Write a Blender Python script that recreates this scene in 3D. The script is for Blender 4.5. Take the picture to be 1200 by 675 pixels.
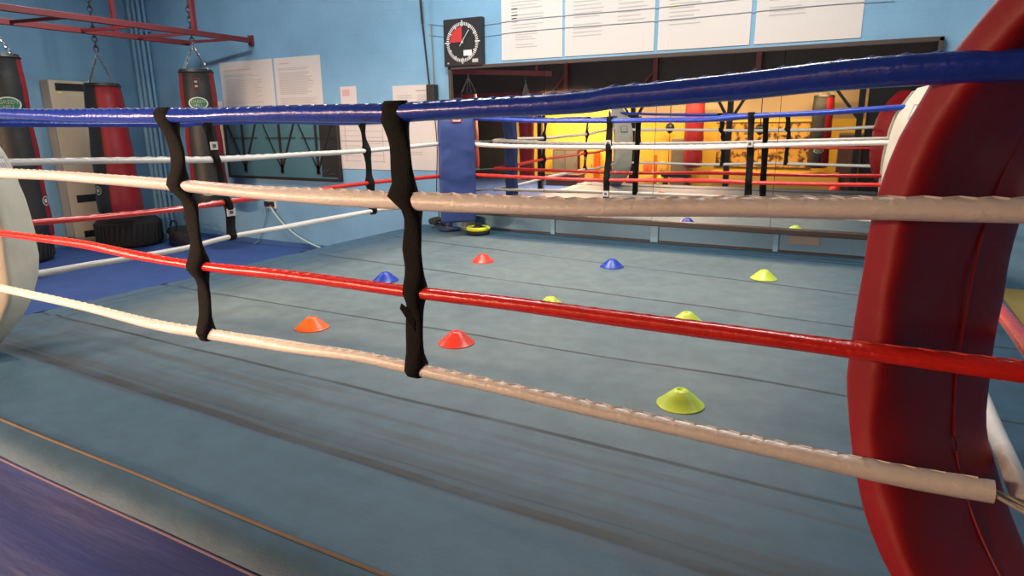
import bpy, math, random
# Boxing gym: ring, ropes, pads, bags and mirror
EXPO=0.14; KEY=1.0; WARM=2.8; FRONT=2.2
from mathutils import Vector, Matrix, noise
random.seed(7)
S = bpy.context.scene
C = S.collection
for o in list(bpy.data.objects): bpy.data.objects.remove(o)

# ---------------------------------------------------------------- camera, world, light, exposure
YAW, PIT, ROL = 0.50115, -0.24651, -0.00845
fw = Vector((-math.sin(YAW)*math.cos(PIT), math.cos(YAW)*math.cos(PIT), math.sin(PIT)))
rt = Vector((math.cos(YAW), math.sin(YAW), 0)); up = rt.cross(fw)
r2 = rt*math.cos(ROL)+up*math.sin(ROL); u2 = -rt*math.sin(ROL)+up*math.cos(ROL)
cam = bpy.data.objects.new('camera', bpy.data.cameras.new('camera')); C.objects.link(cam)
cam.matrix_world = Matrix(((r2.x,u2.x,-fw.x,3.5565),(r2.y,u2.y,-fw.y,-1.4059),(r2.z,u2.z,-fw.z,1.1028),(0,0,0,1)))
cam.data.sensor_width = 36; cam.data.lens = 750.18*36/1200; cam.data.clip_start = .02
S.camera = cam
S.view_settings.view_transform = 'Standard'; S.view_settings.look = 'None'
S.view_settings.exposure = EXPO; S.view_settings.gamma = 1
w = bpy.data.worlds.new('world'); S.world = w; w.use_nodes = True
w.node_tree.nodes['Background'].inputs[0].default_value = (.62,.72,.85,1)
w.node_tree.nodes['Background'].inputs[1].default_value = .05
def area(name, loc, sx, sy, power, col, rot=(0,0,0)):
    l = bpy.data.lights.new(name, 'AREA'); l.shape = 'RECTANGLE'; l.size = sx; l.size_y = sy
    l.energy = power; l.color = col
    o = bpy.data.objects.new(name, l); o.location = loc; o.rotation_euler = rot; C.objects.link(o); return o
CEIL = 3.6; FL = -.449; YW = 4.66; XW = -6.02; YF = -4.4
TUBES = [(-3.2,2.6,60),(.2,3.1,98),(2.6,3.0,84),(5.4,2.6,18)]
for i,(x,y,p) in enumerate(TUBES): area('tube_light', (x,y,CEIL-.14), 1.4,.22,p*KEY,(1.0,.97,.92))
MEZZ_LAMPS = [(-2.6,-3.2,54),(0.2,-3.2,27),(2.4,-3.2,17)]
for i,(x,y,p) in enumerate(MEZZ_LAMPS): area('warm_lamp', (x,y-.02,1.61), 1.2,.12,p*WARM,(1.0,.70,.38),(math.radians(-35),0,0)); area('warm_lamp', (x,y+.10,1.60), 1.2,.12,p*WARM*FRONT*(1,.85,.05)[i],(1.0,.68,.48),(math.radians(62),0,0))

# ---------------------------------------------------------------- materials
def mat(name, col, rough=.6, metal=0, var=0, scale=8, bump=0, bscale=60, spec=.5, emit=None, es=0, coat=0, stretch=None):
    m = bpy.data.materials.new(name); m.use_nodes = True; nt = m.node_tree; b = nt.nodes['Principled BSDF']
    c = (*col,1); b.inputs['Base Color'].default_value = c; b.inputs['Roughness'].default_value = rough
    b.inputs['Metallic'].default_value = metal; b.inputs['Specular IOR Level'].default_value = spec
    b.inputs['Coat Weight'].default_value = coat; b.inputs['Coat Roughness'].default_value = .15
    tc = nt.nodes.new('ShaderNodeTexCoord'); src = tc.outputs['Object']
    if stretch:
        mp = nt.nodes.new('ShaderNodeMapping'); mp.inputs['Scale'].default_value = stretch
        nt.links.new(src, mp.inputs[0]); src = mp.outputs[0]
    n = nt.nodes.new('ShaderNodeTexNoise'); n.inputs['Scale'].default_value = scale; n.inputs['Detail'].default_value = 5
    nt.links.new(src, n.inputs['Vector'])
    if var:
        mx = nt.nodes.new('ShaderNodeMix'); mx.data_type = 'RGBA'
        mx.inputs['A'].default_value = (*[v*(1-var) for v in col],1); mx.inputs['B'].default_value = (*[min(1,v*(1+var)) for v in col],1)
        nt.links.new(n.outputs[0], mx.inputs['Factor']); nt.links.new(mx.outputs['Result'], b.inputs['Base Color'])
    if bump:
        n2 = nt.nodes.new('ShaderNodeTexNoise'); n2.inputs['Scale'].default_value = bscale; n2.inputs['Detail'].default_value = 3
        nt.links.new(src, n2.inputs['Vector'])
        bp = nt.nodes.new('ShaderNodeBump'); bp.inputs['Strength'].default_value = bump; bp.inputs['Distance'].default_value = .01
        nt.links.new(n2.outputs[0], bp.inputs['Height']); nt.links.new(bp.outputs[0], b.inputs['Normal'])
    if emit: b.inputs['Emission Color'].default_value = (*emit,1); b.inputs['Emission Strength'].default_value = es
    return m
M = dict(
 wall=mat('blue_wall_paint',(.175,.355,.52),.55,var=.10,scale=2.5,bump=.15,bscale=35),
 wall_trim=mat('blue_batten_paint',(.25,.45,.62),.5,var=.06),
 matfloor=mat('blue_floor_mats',(.035,.085,.28),.75,var=.25,scale=5,bump=.3,bscale=90),
 ceiling=mat('ceiling_paint',(.45,.47,.48),.8,var=.05),
 dark=mat('dark_brown_board',(.045,.033,.027),.7,var=.35,scale=3,bump=.2),
 yellow=mat('yellow_wall_paint',(.88,.54,.06),.7,var=.06,scale=2),
 tan=mat('tan_wall_paint',(.46,.34,.20),.8,var=.08,scale=2),
 blackpaint=mat('black_painted_steel',(.015,.013,.012),.45,var=.2),
 black=mat('black_vinyl',(.014,.014,.014),.45,var=.25,bump=.3,bscale=50),
 webbing=mat('black_webbing',(.010,.0095,.009),.85,spec=.2,var=.3,scale=30,bump=.5,bscale=220),
 blue=mat('blue_rope_vinyl',(.015,.050,.42),.28,var=.35,scale=14,bump=.25,bscale=60,coat=.3),
 white=mat('white_rope_vinyl',(.80,.75,.69),.34,var=.10,scale=10,bump=.25,bscale=70),
 red=mat('red_rope_vinyl',(.74,.022,.014),.28,var=.2,scale=12,bump=.25,bscale=70,coat=.25),
 blue_lace=mat('blue_rope_lacing',(.16,.24,.62),.3),
 white_lace=mat('white_rope_lacing',(.86,.80,.72),.3),
 red_lace=mat('red_rope_lacing',(.80,.10,.07),.3),
 tag=mat('white_tag',(.62,.58,.55),.6),
 tagink=mat('tag_print',(.10,.09,.10),.6),
 padred=mat('red_pad_vinyl',(.33,.006,.010),.5,var=.35,scale=4,bump=1.0,bscale=6),
 padwhite=mat('cream_pad_vinyl',(.56,.52,.42),.5,var=.10,scale=4,bump=.45,bscale=8),
 padblue=mat('blue_pad_vinyl',(.028,.055,.20),.55,var=.2,scale=5,bump=.3,bscale=12),
 bagred=mat('red_bag_vinyl',(.24,.009,.013),.45,var=.18,scale=6,bump=.3,bscale=14),
 bagblack=mat('black_bag_vinyl',(.016,.016,.015),.5,var=.25,bump=.3,bscale=16),
 steel=mat('worn_steel',(.36,.36,.35),.35,metal=.9,var=.2),
 darksteel=mat('dark_chain_steel',(.10,.10,.11),.4,metal=.8,var=.2),
 redsteel=mat('red_painted_steel',(.17,.022,.024),.5,var=.2,scale=10),
 cream=mat('cream_board',(.55,.47,.34),.65,var=.07,scale=4,bump=.15),
 greyside=mat('grey_board_edge',(.30,.29,.25),.7,var=.1),
 paper=mat('poster_paper',(.60,.555,.52),.7,var=.03,scale=3),
 ink=mat('poster_grey_print',(.44,.41,.39),.7,var=.1),
 inkdark=mat('poster_dark_print',(.35,.32,.30),.7),
 inkpink=mat('poster_pink_print',(.62,.36,.33),.7),
 inkyellow=mat('poster_yellow_highlight',(.75,.72,.25),.7),
 green=mat('green_logo',(.02,.13,.06),.5),
 logowhite=mat('logo_white',(.55,.60,.52),.5),
 clockface=mat('clock_black',(.018,.018,.02),.4),
 clockred=mat('clock_red',(.50,.03,.03),.5),
 clockwhite=mat('clock_white',(.75,.72,.70),.5),
 conered=mat('red_cone_plastic',(.85,.045,.02),.35),
 coneorange=mat('orange_cone_plastic',(.95,.16,.02),.35),
 coneblue=mat('blue_cone_plastic',(.010,.045,.42),.35),
 coneyellow=mat('yellow_cone_plastic',(.60,.74,.07),.35),
 brightyellow=mat('bright_yellow_rubber',(.75,.85,.03),.5),
 rubber=mat('black_rubber',(.018,.018,.019),.75,var=.2,bump=.4,bscale=40),
 plastic=mat('white_plastic',(.65,.63,.58),.4),
 cable=mat('pale_green_cable',(.42,.58,.50),.5),
 ledge=mat('dark_wood_ledge',(.055,.04,.035),.5,var=.25),
 bench=mat('orange_padded_vinyl',(.80,.42,.06),.5,var=.1),
 orange=mat('orange_plastic',(.85,.16,.03),.5),
 brown=mat('brown_panel',(.12,.06,.04),.6,var=.2),
 grey=mat('grey_locker_paint',(.20,.18,.14),.6,var=.1),
 rope_cord=mat('frayed_cord',(.42,.36,.28),.8),
 postpaint=mat('dark_blue_post_paint',(.03,.04,.09),.5),
 warmglass=mat('warm_lamp_diffuser',(.9,.8,.6),.5,emit=(1,.7,.35),es=3),
 tubeglow=mat('tube_glow',(.9,.9,.9),.5,emit=(1,.97,.92),es=5),
 hem=mat('orange_hem_webbing',(.13,.090,.055),.8,var=.25,scale=9),
 pinkseam=mat('pale_skirt_stitching',(.19,.13,.16),.8),
 skirt=mat('dark_blue_skirt_cloth',(.011,.026,.13),.42,var=.6,scale=2.0,bump=.4,bscale=6,stretch=(.6,4,4)),
 frontfloor=mat('dark_brown_floor_mat',(.05,.03,.03),.7,var=.3),
)
def mirror_mat():
    m = bpy.data.materials.new('mirror_glass'); m.use_nodes = True; b = m.node_tree.nodes['Principled BSDF']
    b.inputs['Base Color'].default_value = (.80,.78,.74,1); b.inputs['Metallic'].default_value = 1; b.inputs['Roughness'].default_value = .012
    return m
M['mirror'] = mirror_mat()
def glass_dark():
    return mat('dark_teal_glass',(.055,.14,.17),.12,spec=.6,var=.3,scale=1.5)
M['tealglass'] = glass_dark()
def wallblock():
    # painted blockwork: faint mortar grid and a slightly deeper dado paint below
    m = M['wall'].copy(); m.name = 'blue_blockwork_paint'; nt = m.node_tree; N = nt.nodes; L = nt.links
    b = N['Principled BSDF']; tc = N.new('ShaderNodeTexCoord'); mp = N.new('ShaderNodeMapping')
    mp.inputs['Rotation'].default_value = (math.pi/2,0,0); L.new(tc.outputs['Object'], mp.inputs[0])
    br = N.new('ShaderNodeTexBrick'); br.inputs['Scale'].default_value = 1; br.inputs['Brick Width'].default_value = .44; br.inputs['Row Height'].default_value = .215
    br.inputs['Mortar Size'].default_value = .005; br.inputs['Mortar Smooth'].default_value = .6
    br.inputs['Color1'].default_value = (.19,.385,.56,1); br.inputs['Color2'].default_value = (.185,.378,.552,1); br.inputs['Mortar'].default_value = (.176,.362,.535,1)
    L.new(mp.outputs[0], br.inputs['Vector'])
    n = N.new('ShaderNodeTexNoise'); n.inputs['Scale'].default_value = 1.6; n.inputs['Detail'].default_value = 6; L.new(tc.outputs['Object'], n.inputs['Vector'])
    mr = N.new('ShaderNodeMapRange'); mr.inputs['From Min'].default_value = .3; mr.inputs['From Max'].default_value = .7; mr.inputs['To Min'].default_value = .86; mr.inputs['To Max'].default_value = 1.08; L.new(n.outputs[0], mr.inputs[0])
    mx = N.new('ShaderNodeMix'); mx.data_type='RGBA'; mx.blend_type='MULTIPLY'; mx.inputs['Factor'].default_value = 1
    L.new(br.outputs['Color'], mx.inputs['A']); L.new(mr.outputs[0], mx.inputs['B']); L.new(mx.outputs['Result'], b.inputs['Base Color'])
    return m
M['wallblock'] = wallblock()

def canvas_mat():
    m = bpy.data.materials.new('worn_ring_canvas'); m.use_nodes = True; nt = m.node_tree; N = nt.nodes; L = nt.links; b = N['Principled BSDF']
    tc = N.new('ShaderNodeTexCoord'); sp = N.new('ShaderNodeSeparateXYZ'); L.new(tc.outputs['Object'], sp.inputs[0])
    def math_(op, a, bb=None, c=None):
        n = N.new('ShaderNodeMath'); n.operation = op
        for i,v in enumerate((a,bb,c)):
            if v is None: continue
            if hasattr(v,'links') or not isinstance(v,(int,float)): L.new(v, n.inputs[i])
            else: n.inputs[i].default_value = v
        return n.outputs[0]
    def rng(v, a, b_, c=0, d=1):
        n = N.new('ShaderNodeMapRange'); n.interpolation_type = 'SMOOTHSTEP'; L.new(v, n.inputs[0])
        n.inputs['From Min'].default_value = a; n.inputs['From Max'].default_value = b_; n.inputs['To Min'].default_value = c; n.inputs['To Max'].default_value = d
        return n.outputs[0]
    def noi(scale, det=5, sc=None):
        n = N.new('ShaderNodeTexNoise'); n.inputs['Scale'].default_value = scale; n.inputs['Detail'].default_value = det
        if sc:
            mp = N.new('ShaderNodeMapping'); mp.inputs['Scale'].default_value = sc; L.new(tc.outputs['Object'], mp.inputs[0]); L.new(mp.outputs[0], n.inputs['Vector'])
        else: L.new(tc.outputs['Object'], n.inputs['Vector'])
        return n.outputs[0]
    def mix(f, A, B):
        n = N.new('ShaderNodeMix'); n.data_type = 'RGBA'; L.new(f, n.inputs['Factor']) if not isinstance(f,float) else None
        for k,v in (('A',A),('B',B)):
            if isinstance(v,tuple): n.inputs[k].default_value = (*v,1)
            else: L.new(v, n.inputs[k])
        return n.outputs['Result']
    X, Y = sp.outputs['X'], sp.outputs['Y']
    wob = math_('MULTIPLY', math_('SUBTRACT', noi(1.3,2), .5), .10)
    Yw_ = math_('ADD', Y, wob); Xw_ = math_('ADD', X, math_('MULTIPLY', math_('SUBTRACT', noi(2.1,3), .5), .35))
    # worn grey by feet inside the ropes; darker front blue paints in light falloff
    f = math_('MULTIPLY', math_('MULTIPLY', rng(Xw_, -.75, -.1), rng(Xw_, 4.2, 2.9)), math_('MULTIPLY', rng(Yw_, 4.30, 4.10), rng(Yw_, -.1, 1.3)))
    big = rng(noi(1.1,6), .25, .75, .65, 1.0); f = math_('MULTIPLY', f, big)
    col = mix(f, (.028,.080,.130), (.165,.210,.208))
    fine = rng(noi(9,8), .3, .7, .88, 1.08)
    # scuffs streaking along the boards near the front rope
    st = rng(noi(3.0,5,(.35,7.0,1)), .44, .66); band = math_('MULTIPLY', rng(Y, -.05, .08), rng(Y, .62, .42))
    streak = math_('MULTIPLY', math_('MULTIPLY', st, band), .62)
    col = mix(streak, col, (.045,.052,.056))
    # seams between the boards under the canvas, plus a wide soft dark band
    tot = None
    for (y0, sl, wd, dk) in SEAMS:
        d = math_('ABSOLUTE', math_('SUBTRACT', math_('ADD', Y, math_('MULTIPLY', math_('SUBTRACT', noi(.9,1),.5), .05)), math_('ADD', math_('MULTIPLY', X, sl), y0)))
        v = rng(d, wd, wd*.25, 0, dk)
        tot = v if tot is None else math_('MAXIMUM', tot, v)
    for (x0, wd, dk) in ((-.66,.010,.5),(-.80,.012,.55)):
        d = math_('ABSOLUTE', math_('SUBTRACT', math_('ADD', X, math_('MULTIPLY', math_('SUBTRACT', noi(.7,2),.5), .12)), x0))
        tot = math_('MAXIMUM', tot, rng(d, wd, wd*.3, 0, dk))
    tot = math_('MULTIPLY', tot, rng(noi(3,3), .25,.55,.55,1))
    col = mix(tot, col, (.016,.019,.022))
    mm = N.new('ShaderNodeMix'); mm.data_type='RGBA'; mm.blend_type='MULTIPLY'; mm.inputs['Factor'].default_value = 1
    L.new(col, mm.inputs['A']); L.new(fine, mm.inputs['B']); L.new(mm.outputs['Result'], b.inputs['Base Color'])
    b.inputs['Roughness'].default_value = .62
    bp = N.new('ShaderNodeBump'); bp.inputs['Strength'].default_value = .5; bp.inputs['Distance'].default_value = .012
    h = math_('SUBTRACT', math_('ADD', math_('MULTIPLY', noi(5,4,(1,2.2,1)), .8), math_('MULTIPLY', noi(120,2), .12)), tot)
    L.new(h, bp.inputs['Height']); L.new(bp.outputs[0], b.inputs['Normal'])
    return m
# ---- seams and one wide soft dark band: y at X=0, slope, half width, darkness
SEAMS = [(.57,.0,.015,.92),(1.40,.015,.014,.9),(2.72,-.055,.017,.88),(3.74,-.115,.019,.85),(.12,-.015,.044,1.0),(.17,-.02,.13,.42),(.17,-.01,.012,.6),(4.22,.02,.010,.5)]
M['canvas'] = canvas_mat()

# measured curves, metres: (along, height) or (along, height, half width)
D = {'b1': [(-0.034, 0.394), (1.476, 0.413), (2.724, 0.409), (3.224, 0.399), (3.677, 0.388)],
 'b2': [(0.004, 0.63), (0.68, 0.624), (1.354, 0.62), (2.317, 0.643), (2.732, 0.642), (3.218, 0.644), (3.646, 0.653)],
 'b3': [(0.002, 0.937), (0.35, 0.922), (0.69, 0.916), (1.38, 0.913), (2.299, 0.92), (2.709, 0.937), (3.188, 0.95), (3.666, 0.964)],
 'b4': [(0.01, 1.191), (0.681, 1.158), (1.341, 1.147), (1.487, 1.145), (1.847, 1.149), (2.285, 1.147), (2.532, 1.164), (2.691, 1.172), (3.189, 1.187),
        (3.68, 1.214)],
 'cones': [[0.789, 3.137], [1.838, 3.413], [2.978, 3.52], [0.505, 2.209], [1.904, 2.112], [2.744, 2.172], [0.878, 1.107], [1.759, 1.262],
           [2.995, 1.037]],
 'f1': [(0.044, 0.387), (0.75, 0.386), (1.211, 0.377), (1.524, 0.386), (1.988, 0.406), (2.244, 0.42), (2.456, 0.418), (2.784, 0.414), (3.028, 0.409),
        (3.243, 0.407), (3.432, 0.404), (3.601, 0.404), (3.722, 0.406), (3.84, 0.413)],
 'f2': [(0.153, 0.657), (0.58, 0.659), (0.832, 0.657), (1.169, 0.644), (1.544, 0.637), (2.018, 0.647), (2.439, 0.649), (2.786, 0.655), (3.022, 0.655),
        (3.228, 0.656), (3.573, 0.658), (3.849, 0.66)],
 'f3': [(0.262, 0.926), (0.606, 0.927), (0.912, 0.924), (1.434, 0.916), (1.862, 0.906), (2.222, 0.906), (2.455, 0.907), (2.788, 0.914),
        (3.015, 0.919), (3.303, 0.934), (3.585, 0.948), (3.805, 0.956)],
 'f4': [(0.361, 1.174), (0.982, 1.157), (1.552, 1.148), (1.899, 1.146), (2.245, 1.141), (2.441, 1.14), (2.592, 1.144), (2.791, 1.149), (2.968, 1.154),
        (3.049, 1.163), (3.163, 1.168), (3.319, 1.178), (3.458, 1.188), (3.597, 1.194), (3.769, 1.195)],
 'l1': [(0.299, 0.375), (0.514, 0.375), (0.805, 0.371), (1.14, 0.372), (1.476, 0.393), (1.989, 0.393), (2.535, 0.397), (2.928, 0.4), (3.32, 0.387)],
 'l2': [(0.316, 0.64), (0.648, 0.628), (1.123, 0.62), (1.454, 0.628), (2.018, 0.633), (2.916, 0.642), (3.911, 0.628)],
 'l3': [(0.279, 0.949), (0.606, 0.94), (1.105, 0.923), (1.415, 0.911), (2.052, 0.912), (2.877, 0.914), (3.917, 0.943)],
 'l4': [(1.136, 1.134), (1.372, 1.147), (2.089, 1.154), (2.856, 1.146), (3.933, 1.192)],
 'sb1': [(1.492, 1.182, 0.0261), (1.488, 0.989, 0.0284), (1.491, 0.891, 0.0285), (1.48, 0.701, 0.0288), (1.477, 0.546, 0.029),
         (1.477, 0.397, 0.0291)],
 'sb2': [(2.693, 1.198, 0.0278), (2.702, 0.991, 0.0231), (2.709, 0.889, 0.0298), (2.712, 0.731, 0.0266), (2.718, 0.522, 0.0302),
         (2.726, 0.381, 0.027)],
 'sf1': [(1.457, 1.156, 0.0436), (1.472, 1.092, 0.0367), (1.495, 1.027, 0.0366), (1.493, 0.964, 0.0346), (1.481, 0.92, 0.042), (1.522, 0.861, 0.0346),
         (1.518, 0.807, 0.0372), (1.535, 0.734, 0.0279), (1.538, 0.667, 0.0398), (1.525, 0.626, 0.0402), (1.536, 0.587, 0.026),
         (1.534, 0.534, 0.0321), (1.534, 0.455, 0.0312), (1.528, 0.396, 0.0314), (1.519, 0.362, 0.0244)],
 'sf2': [(2.435, 1.153, 0.0401), (2.434, 1.118, 0.0389), (2.448, 1.056, 0.0332), (2.449, 0.988, 0.0364), (2.452, 0.956, 0.0379),
         (2.446, 0.921, 0.0471), (2.474, 0.885, 0.0262), (2.475, 0.814, 0.0294), (2.472, 0.773, 0.0318), (2.476, 0.725, 0.0297),
         (2.472, 0.648, 0.0331), (2.471, 0.62, 0.0242), (2.466, 0.566, 0.029), (2.467, 0.47, 0.0294), (2.468, 0.436, 0.0326),
         (2.458, 0.395, 0.0251)],
 'sl1': [(1.379, 1.17, 0.0278), (1.392, 1.085, 0.0281), (1.407, 1.01, 0.0284), (1.417, 0.906, 0.0287), (1.437, 0.838, 0.0258), (1.452, 0.708, 0.0261),
         (1.468, 0.632, 0.0264), (1.48, 0.545, 0.0367), (1.477, 0.446, 0.0335), (1.477, 0.369, 0.0303)],
 'sl2': [(2.848, 1.167, 0.0315), (2.869, 1.027, 0.024), (2.896, 0.942, 0.0377), (2.907, 0.741, 0.0355), (2.916, 0.631, 0.044), (2.928, 0.467, 0.0389),
         (2.936, 0.369, 0.0336)]}

# ---------------------------------------------------------------- mesh helpers
class MB:
    def __init__(s): s.v=[]; s.f=[]; s.m=[]
    def add(s, vs, fs, mi=0):
        n=len(s.v); s.v+=[tuple(v) for v in vs]; s.f+=[tuple(i+n for i in f) for f in fs]; s.m+=[mi]*len(fs)
    def box(s, a, b, mi=0, bev=0):
        x0,y0,z0=a; x1,y1,z1=b
        if x0>x1:x0,x1=x1,x0
        if y0>y1:y0,y1=y1,y0
        if z0>z1:z0,z1=z1,z0
        s.add([(x0,y0,z0),(x1,y0,z0),(x1,y1,z0),(x0,y1,z0),(x0,y0,z1),(x1,y0,z1),(x1,y1,z1),(x0,y1,z1)],
              [(3,2,1,0),(4,5,6,7),(0,1,5,4),(1,2,6,5),(2,3,7,6),(3,0,4,7)], mi)
    def bar(s, p, q, w, h=None, mi=0):
        p=Vector(p); q=Vector(q); h=h or w; d=(q-p).normalized()
        a=Vector((0,0,1)) if abs(d.z)<.9 else Vector((0,1,0))
        x=d.cross(a).normalized()*w/2; y=x.normalized().cross(d)*h/2
        s.add([p-x-y,p+x-y,p+x+y,p-x+y,q-x-y,q+x-y,q+x+y,q-x+y],[(3,2,1,0),(4,5,6,7),(0,1,5,4),(1,2,6,5),(2,3,7,6),(3,0,4,7)],mi)
    def tube(s, pts, r, n=8, mi=0, cap=True, prof=None):
        pts=[Vector(p) for p in pts]; vs=[]; fs=[]; k=len(pts)
        for i,p in enumerate(pts):
            d=(pts[min(i+1,k-1)]-pts[max(i-1,0)]).normalized()
            a=Vector((0,0,1)) if abs(d.z)<.95 else Vector((0,1,0))
            x=d.cross(a).normalized(); y=x.cross(d).normalized()
            rr=r(i) if callable(r) else r
            for j in range(n):
                t=2*math.pi*j/n; e=prof(i,t) if prof else 1
                vs.append(p+(x*math.cos(t)+y*math.sin(t))*rr*e)
        for i in range(k-1):
            for j in range(n): fs.append((i*n+j,(i+1)*n+j,(i+1)*n+(j+1)%n,i*n+(j+1)%n))
        if cap: fs.append(tuple(range(n))); fs.append(tuple((k-1)*n+j for j in reversed(range(n))))
        s.add(vs,fs,mi)
    def lathe(s, prof, c=(0,0,0), n=32, mi=0, mfun=None, cap=True):
        cx,cy,cz=c; vs=[]; fs=[]
        for r,z in prof:
            for j in range(n):
                t=2*math.pi*j/n; vs.append((cx+r*math.cos(t),cy+r*math.sin(t),cz+z))
        b=len(s.v); s.v+=vs
        for i in range(len(prof)-1):
            for j in range(n):
                s.f.append((b+i*n+j,b+i*n+(j+1)%n,b+(i+1)*n+(j+1)%n,b+(i+1)*n+j)); s.m.append(mfun(i,j) if mfun else mi)
        if cap:
            s.f.append(tuple(b+j for j in reversed(range(n)))); s.m.append(mi)
            s.f.append(tuple(b+(len(prof)-1)*n+j for j in range(n))); s.m.append(mi)
    def torus(s, c, R, r, ax=2, n=20, k=8, mi=0, sc=(1,1,1)):
        vs=[];fs=[]
        for i in range(n):
            a=2*math.pi*i/n
            for j in range(k):
                t=2*math.pi*j/k; p=[(R+r*math.cos(t))*math.cos(a),(R+r*math.cos(t))*math.sin(a),r*math.sin(t)]
                if ax==0: p=[p[2],p[0],p[1]]
                if ax==1: p=[p[0],p[2],p[1]]
                vs.append((c[0]+p[0]*sc[0],c[1]+p[1]*sc[1],c[2]+p[2]*sc[2]))
        for i in range(n):
            for j in range(k): fs.append((i*k+j,((i+1)%n)*k+j,((i+1)%n)*k+(j+1)%k,i*k+(j+1)%k))
        s.add(vs,fs,mi)
    def build(s, name, mats, parent=None, smooth=False, bevel=0, loc=None):
        me=bpy.data.meshes.new(name); me.from_pydata(s.v,[],s.f)
        for m in (mats if isinstance(mats,(list,tuple)) else [mats]): me.materials.append(m)
        me.polygons.foreach_set('material_index', s.m)
        import bmesh as bmm
        bm=bmm.new(); bm.from_mesh(me); bmm.ops.recalc_face_normals(bm,faces=bm.faces); bm.to_mesh(me); bm.free()
        if smooth:
            me.polygons.foreach_set('use_smooth',[True]*len(me.polygons))
            try: me.set_sharp_from_angle(angle=math.radians(40))
            except Exception: pass
        o=bpy.data.objects.new(name,me); C.objects.link(o)
        if parent is not None: o.parent=parent
        if loc: o.location=loc
        if bevel:
            b=o.modifiers.new('bevel','BEVEL'); b.width=bevel; b.segments=2; b.limit_method='ANGLE'
        return o
def tag(o,label=None,cat=None,group=None,kind=None):
    if label: o['label']=label
    if cat: o['category']=cat
    if group: o['group']=group
    if kind: o['kind']=kind
    return o
def thing(name,label,cat,loc=(0,0,0),rz=0,group=None):
    o=bpy.data.objects.new(name,None); o.empty_display_size=.1; C.objects.link(o); o.location=loc; o.rotation_euler=(0,0,rz)
    return tag(o,label,cat,group)
def struct(o): return tag(o,kind='structure')
def copy_tree(o,parent=None):
    c=o.copy(); C.objects.link(c)
    if parent is not None: c.parent=parent
    for ch in list(o.children): copy_tree(ch,c)
    return c
def catmull(P, step):
    P=[Vector(p) for p in P]; P=[2*P[0]-P[1]]+P+[2*P[-1]-P[-2]]; out=[]
    for i in range(1,len(P)-2):
        a,b,c,d=P[i-1:i+3]; n=max(1,int((c-b).length/step))
        for k in range(n):
            t=k/n; tt=t*t; ttt=tt*t
            out.append(.5*((2*b)+(c-a)*t+(2*a-5*b+4*c-d)*tt+(3*b-a-3*c+d)*ttt))
    out.append(P[-2]); return out
def text_mesh(name, s, size, m, parent=None, fn=None, align='CENTER', ext=.002):
    cu=bpy.data.curves.new(name,'FONT'); cu.body=s; cu.size=size; cu.align_x=align; cu.align_y='CENTER'; cu.extrude=ext; cu.resolution_u=2
    t=bpy.data.objects.new(name,cu); C.objects.link(t); bpy.context.view_layer.update()
    me=bpy.data.meshes.new_from_object(t.evaluated_get(bpy.context.evaluated_depsgraph_get()))
    bpy.data.objects.remove(t); me.materials.clear(); me.materials.append(m)
    if fn:
        for v in me.vertices: v.co=fn(v.co)
    o=bpy.data.objects.new(name,me); C.objects.link(o)
    if parent is not None: o.parent=parent
    return o

# ---------------------------------------------------------------- the room
XR=7.0
b=MB(); b.box((XW-.2,YF-.2,FL-.12),(XR+.2,YW+.2,FL)); struct(b.build('floor',M['matfloor']))
b=MB(); b.box((XW-.2,YW,FL-.1),(XR+.2,YW+.2,CEIL)); struct(b.build('wall_back',M['wallblock']))
b=MB(); b.box((XW-.2,YF-.2,FL-.1),(XW,YW,CEIL)); struct(b.build('wall_left',M['wall']))
b=MB(); b.box((XR,YF-.2,FL-.1),(XR+.2,YW,CEIL)); struct(b.build('wall_right',M['wall']))
b=MB(); b.box((XW,YF-.2,FL-.1),(XR,YF,CEIL)); struct(b.build('wall_front',M['tan']))
b=MB(); b.box((XW-.2,YF-.2,CEIL),(XR+.2,YW+.2,CEIL+.15)); struct(b.build('ceiling',M['ceiling']))
# battens and plinth below the mirror
n=1
for x,wd in ((.735,.045),(1.82,.075),(2.92,.045)):
    b=MB(); b.box((x-wd/2,YW-.018,0.005),(x+wd/2,YW,.185)); struct(b.build('trim_%d'%n,M['wall_trim'],bevel=.003)); n+=1
b=MB(); b.box((-.35,YW-.012,.004),(4.4,YW,.022)); struct(b.build('trim_%d'%n,M['ledge'])); n+=1
b=MB(); b.box((-5.5,YW-.02,FL),(-.98,YW,FL+.07)); struct(b.build('baseboard_back',mat('blue_skirting',(.045,.12,.30),.6,var=.1),bevel=.004))

# ---------------------------------------------------------------- ring platform
XL0,XR0,YF0,YB0 = -.93,4.42,-.34,YW-.004
plat=thing('ring_platform','low boxing ring platform with worn grey blue canvas up to the mirror wall','boxing ring',(0,0,FL))
def cpt(x,y):
    z=.004*noise.noise(Vector((x*1.7,y*2.6,0)))
    for (y0,sl,wd,dk) in SEAMS:
        if wd>.1: continue
        d=abs(y-(y0+sl*x)); z-= .006*math.exp(-(d/.03)**2)*dk
    z+= .010*math.exp(-((x+.72)/.05)**2) - .006*math.exp(-((x+.80)/.025)**2)
    z+= .018*math.exp(-((y-.03)/.06)**2)*(.6+.4*noise.noise(Vector((x*1.1,3,0))))
    return z-FL
b=MB(); nx,ny=150,260; vs=[]; fs=[]
for j in range(ny+1):
    y=YF0+(YB0-YF0)*j/ny
    for i in range(nx+1):
        x=XL0+.03*math.sin(y*1.3)*max(0,1-i/12)+(XR0-XL0)*i/nx; vs.append((x,y,cpt(x,y)))
for j in range(ny):
    for i in range(nx): a=j*(nx+1)+i; fs.append((a,a+1,a+nx+2,a+nx+1))
b.add(vs,fs); b.build('canvas',M['canvas'],plat,smooth=True)
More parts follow.
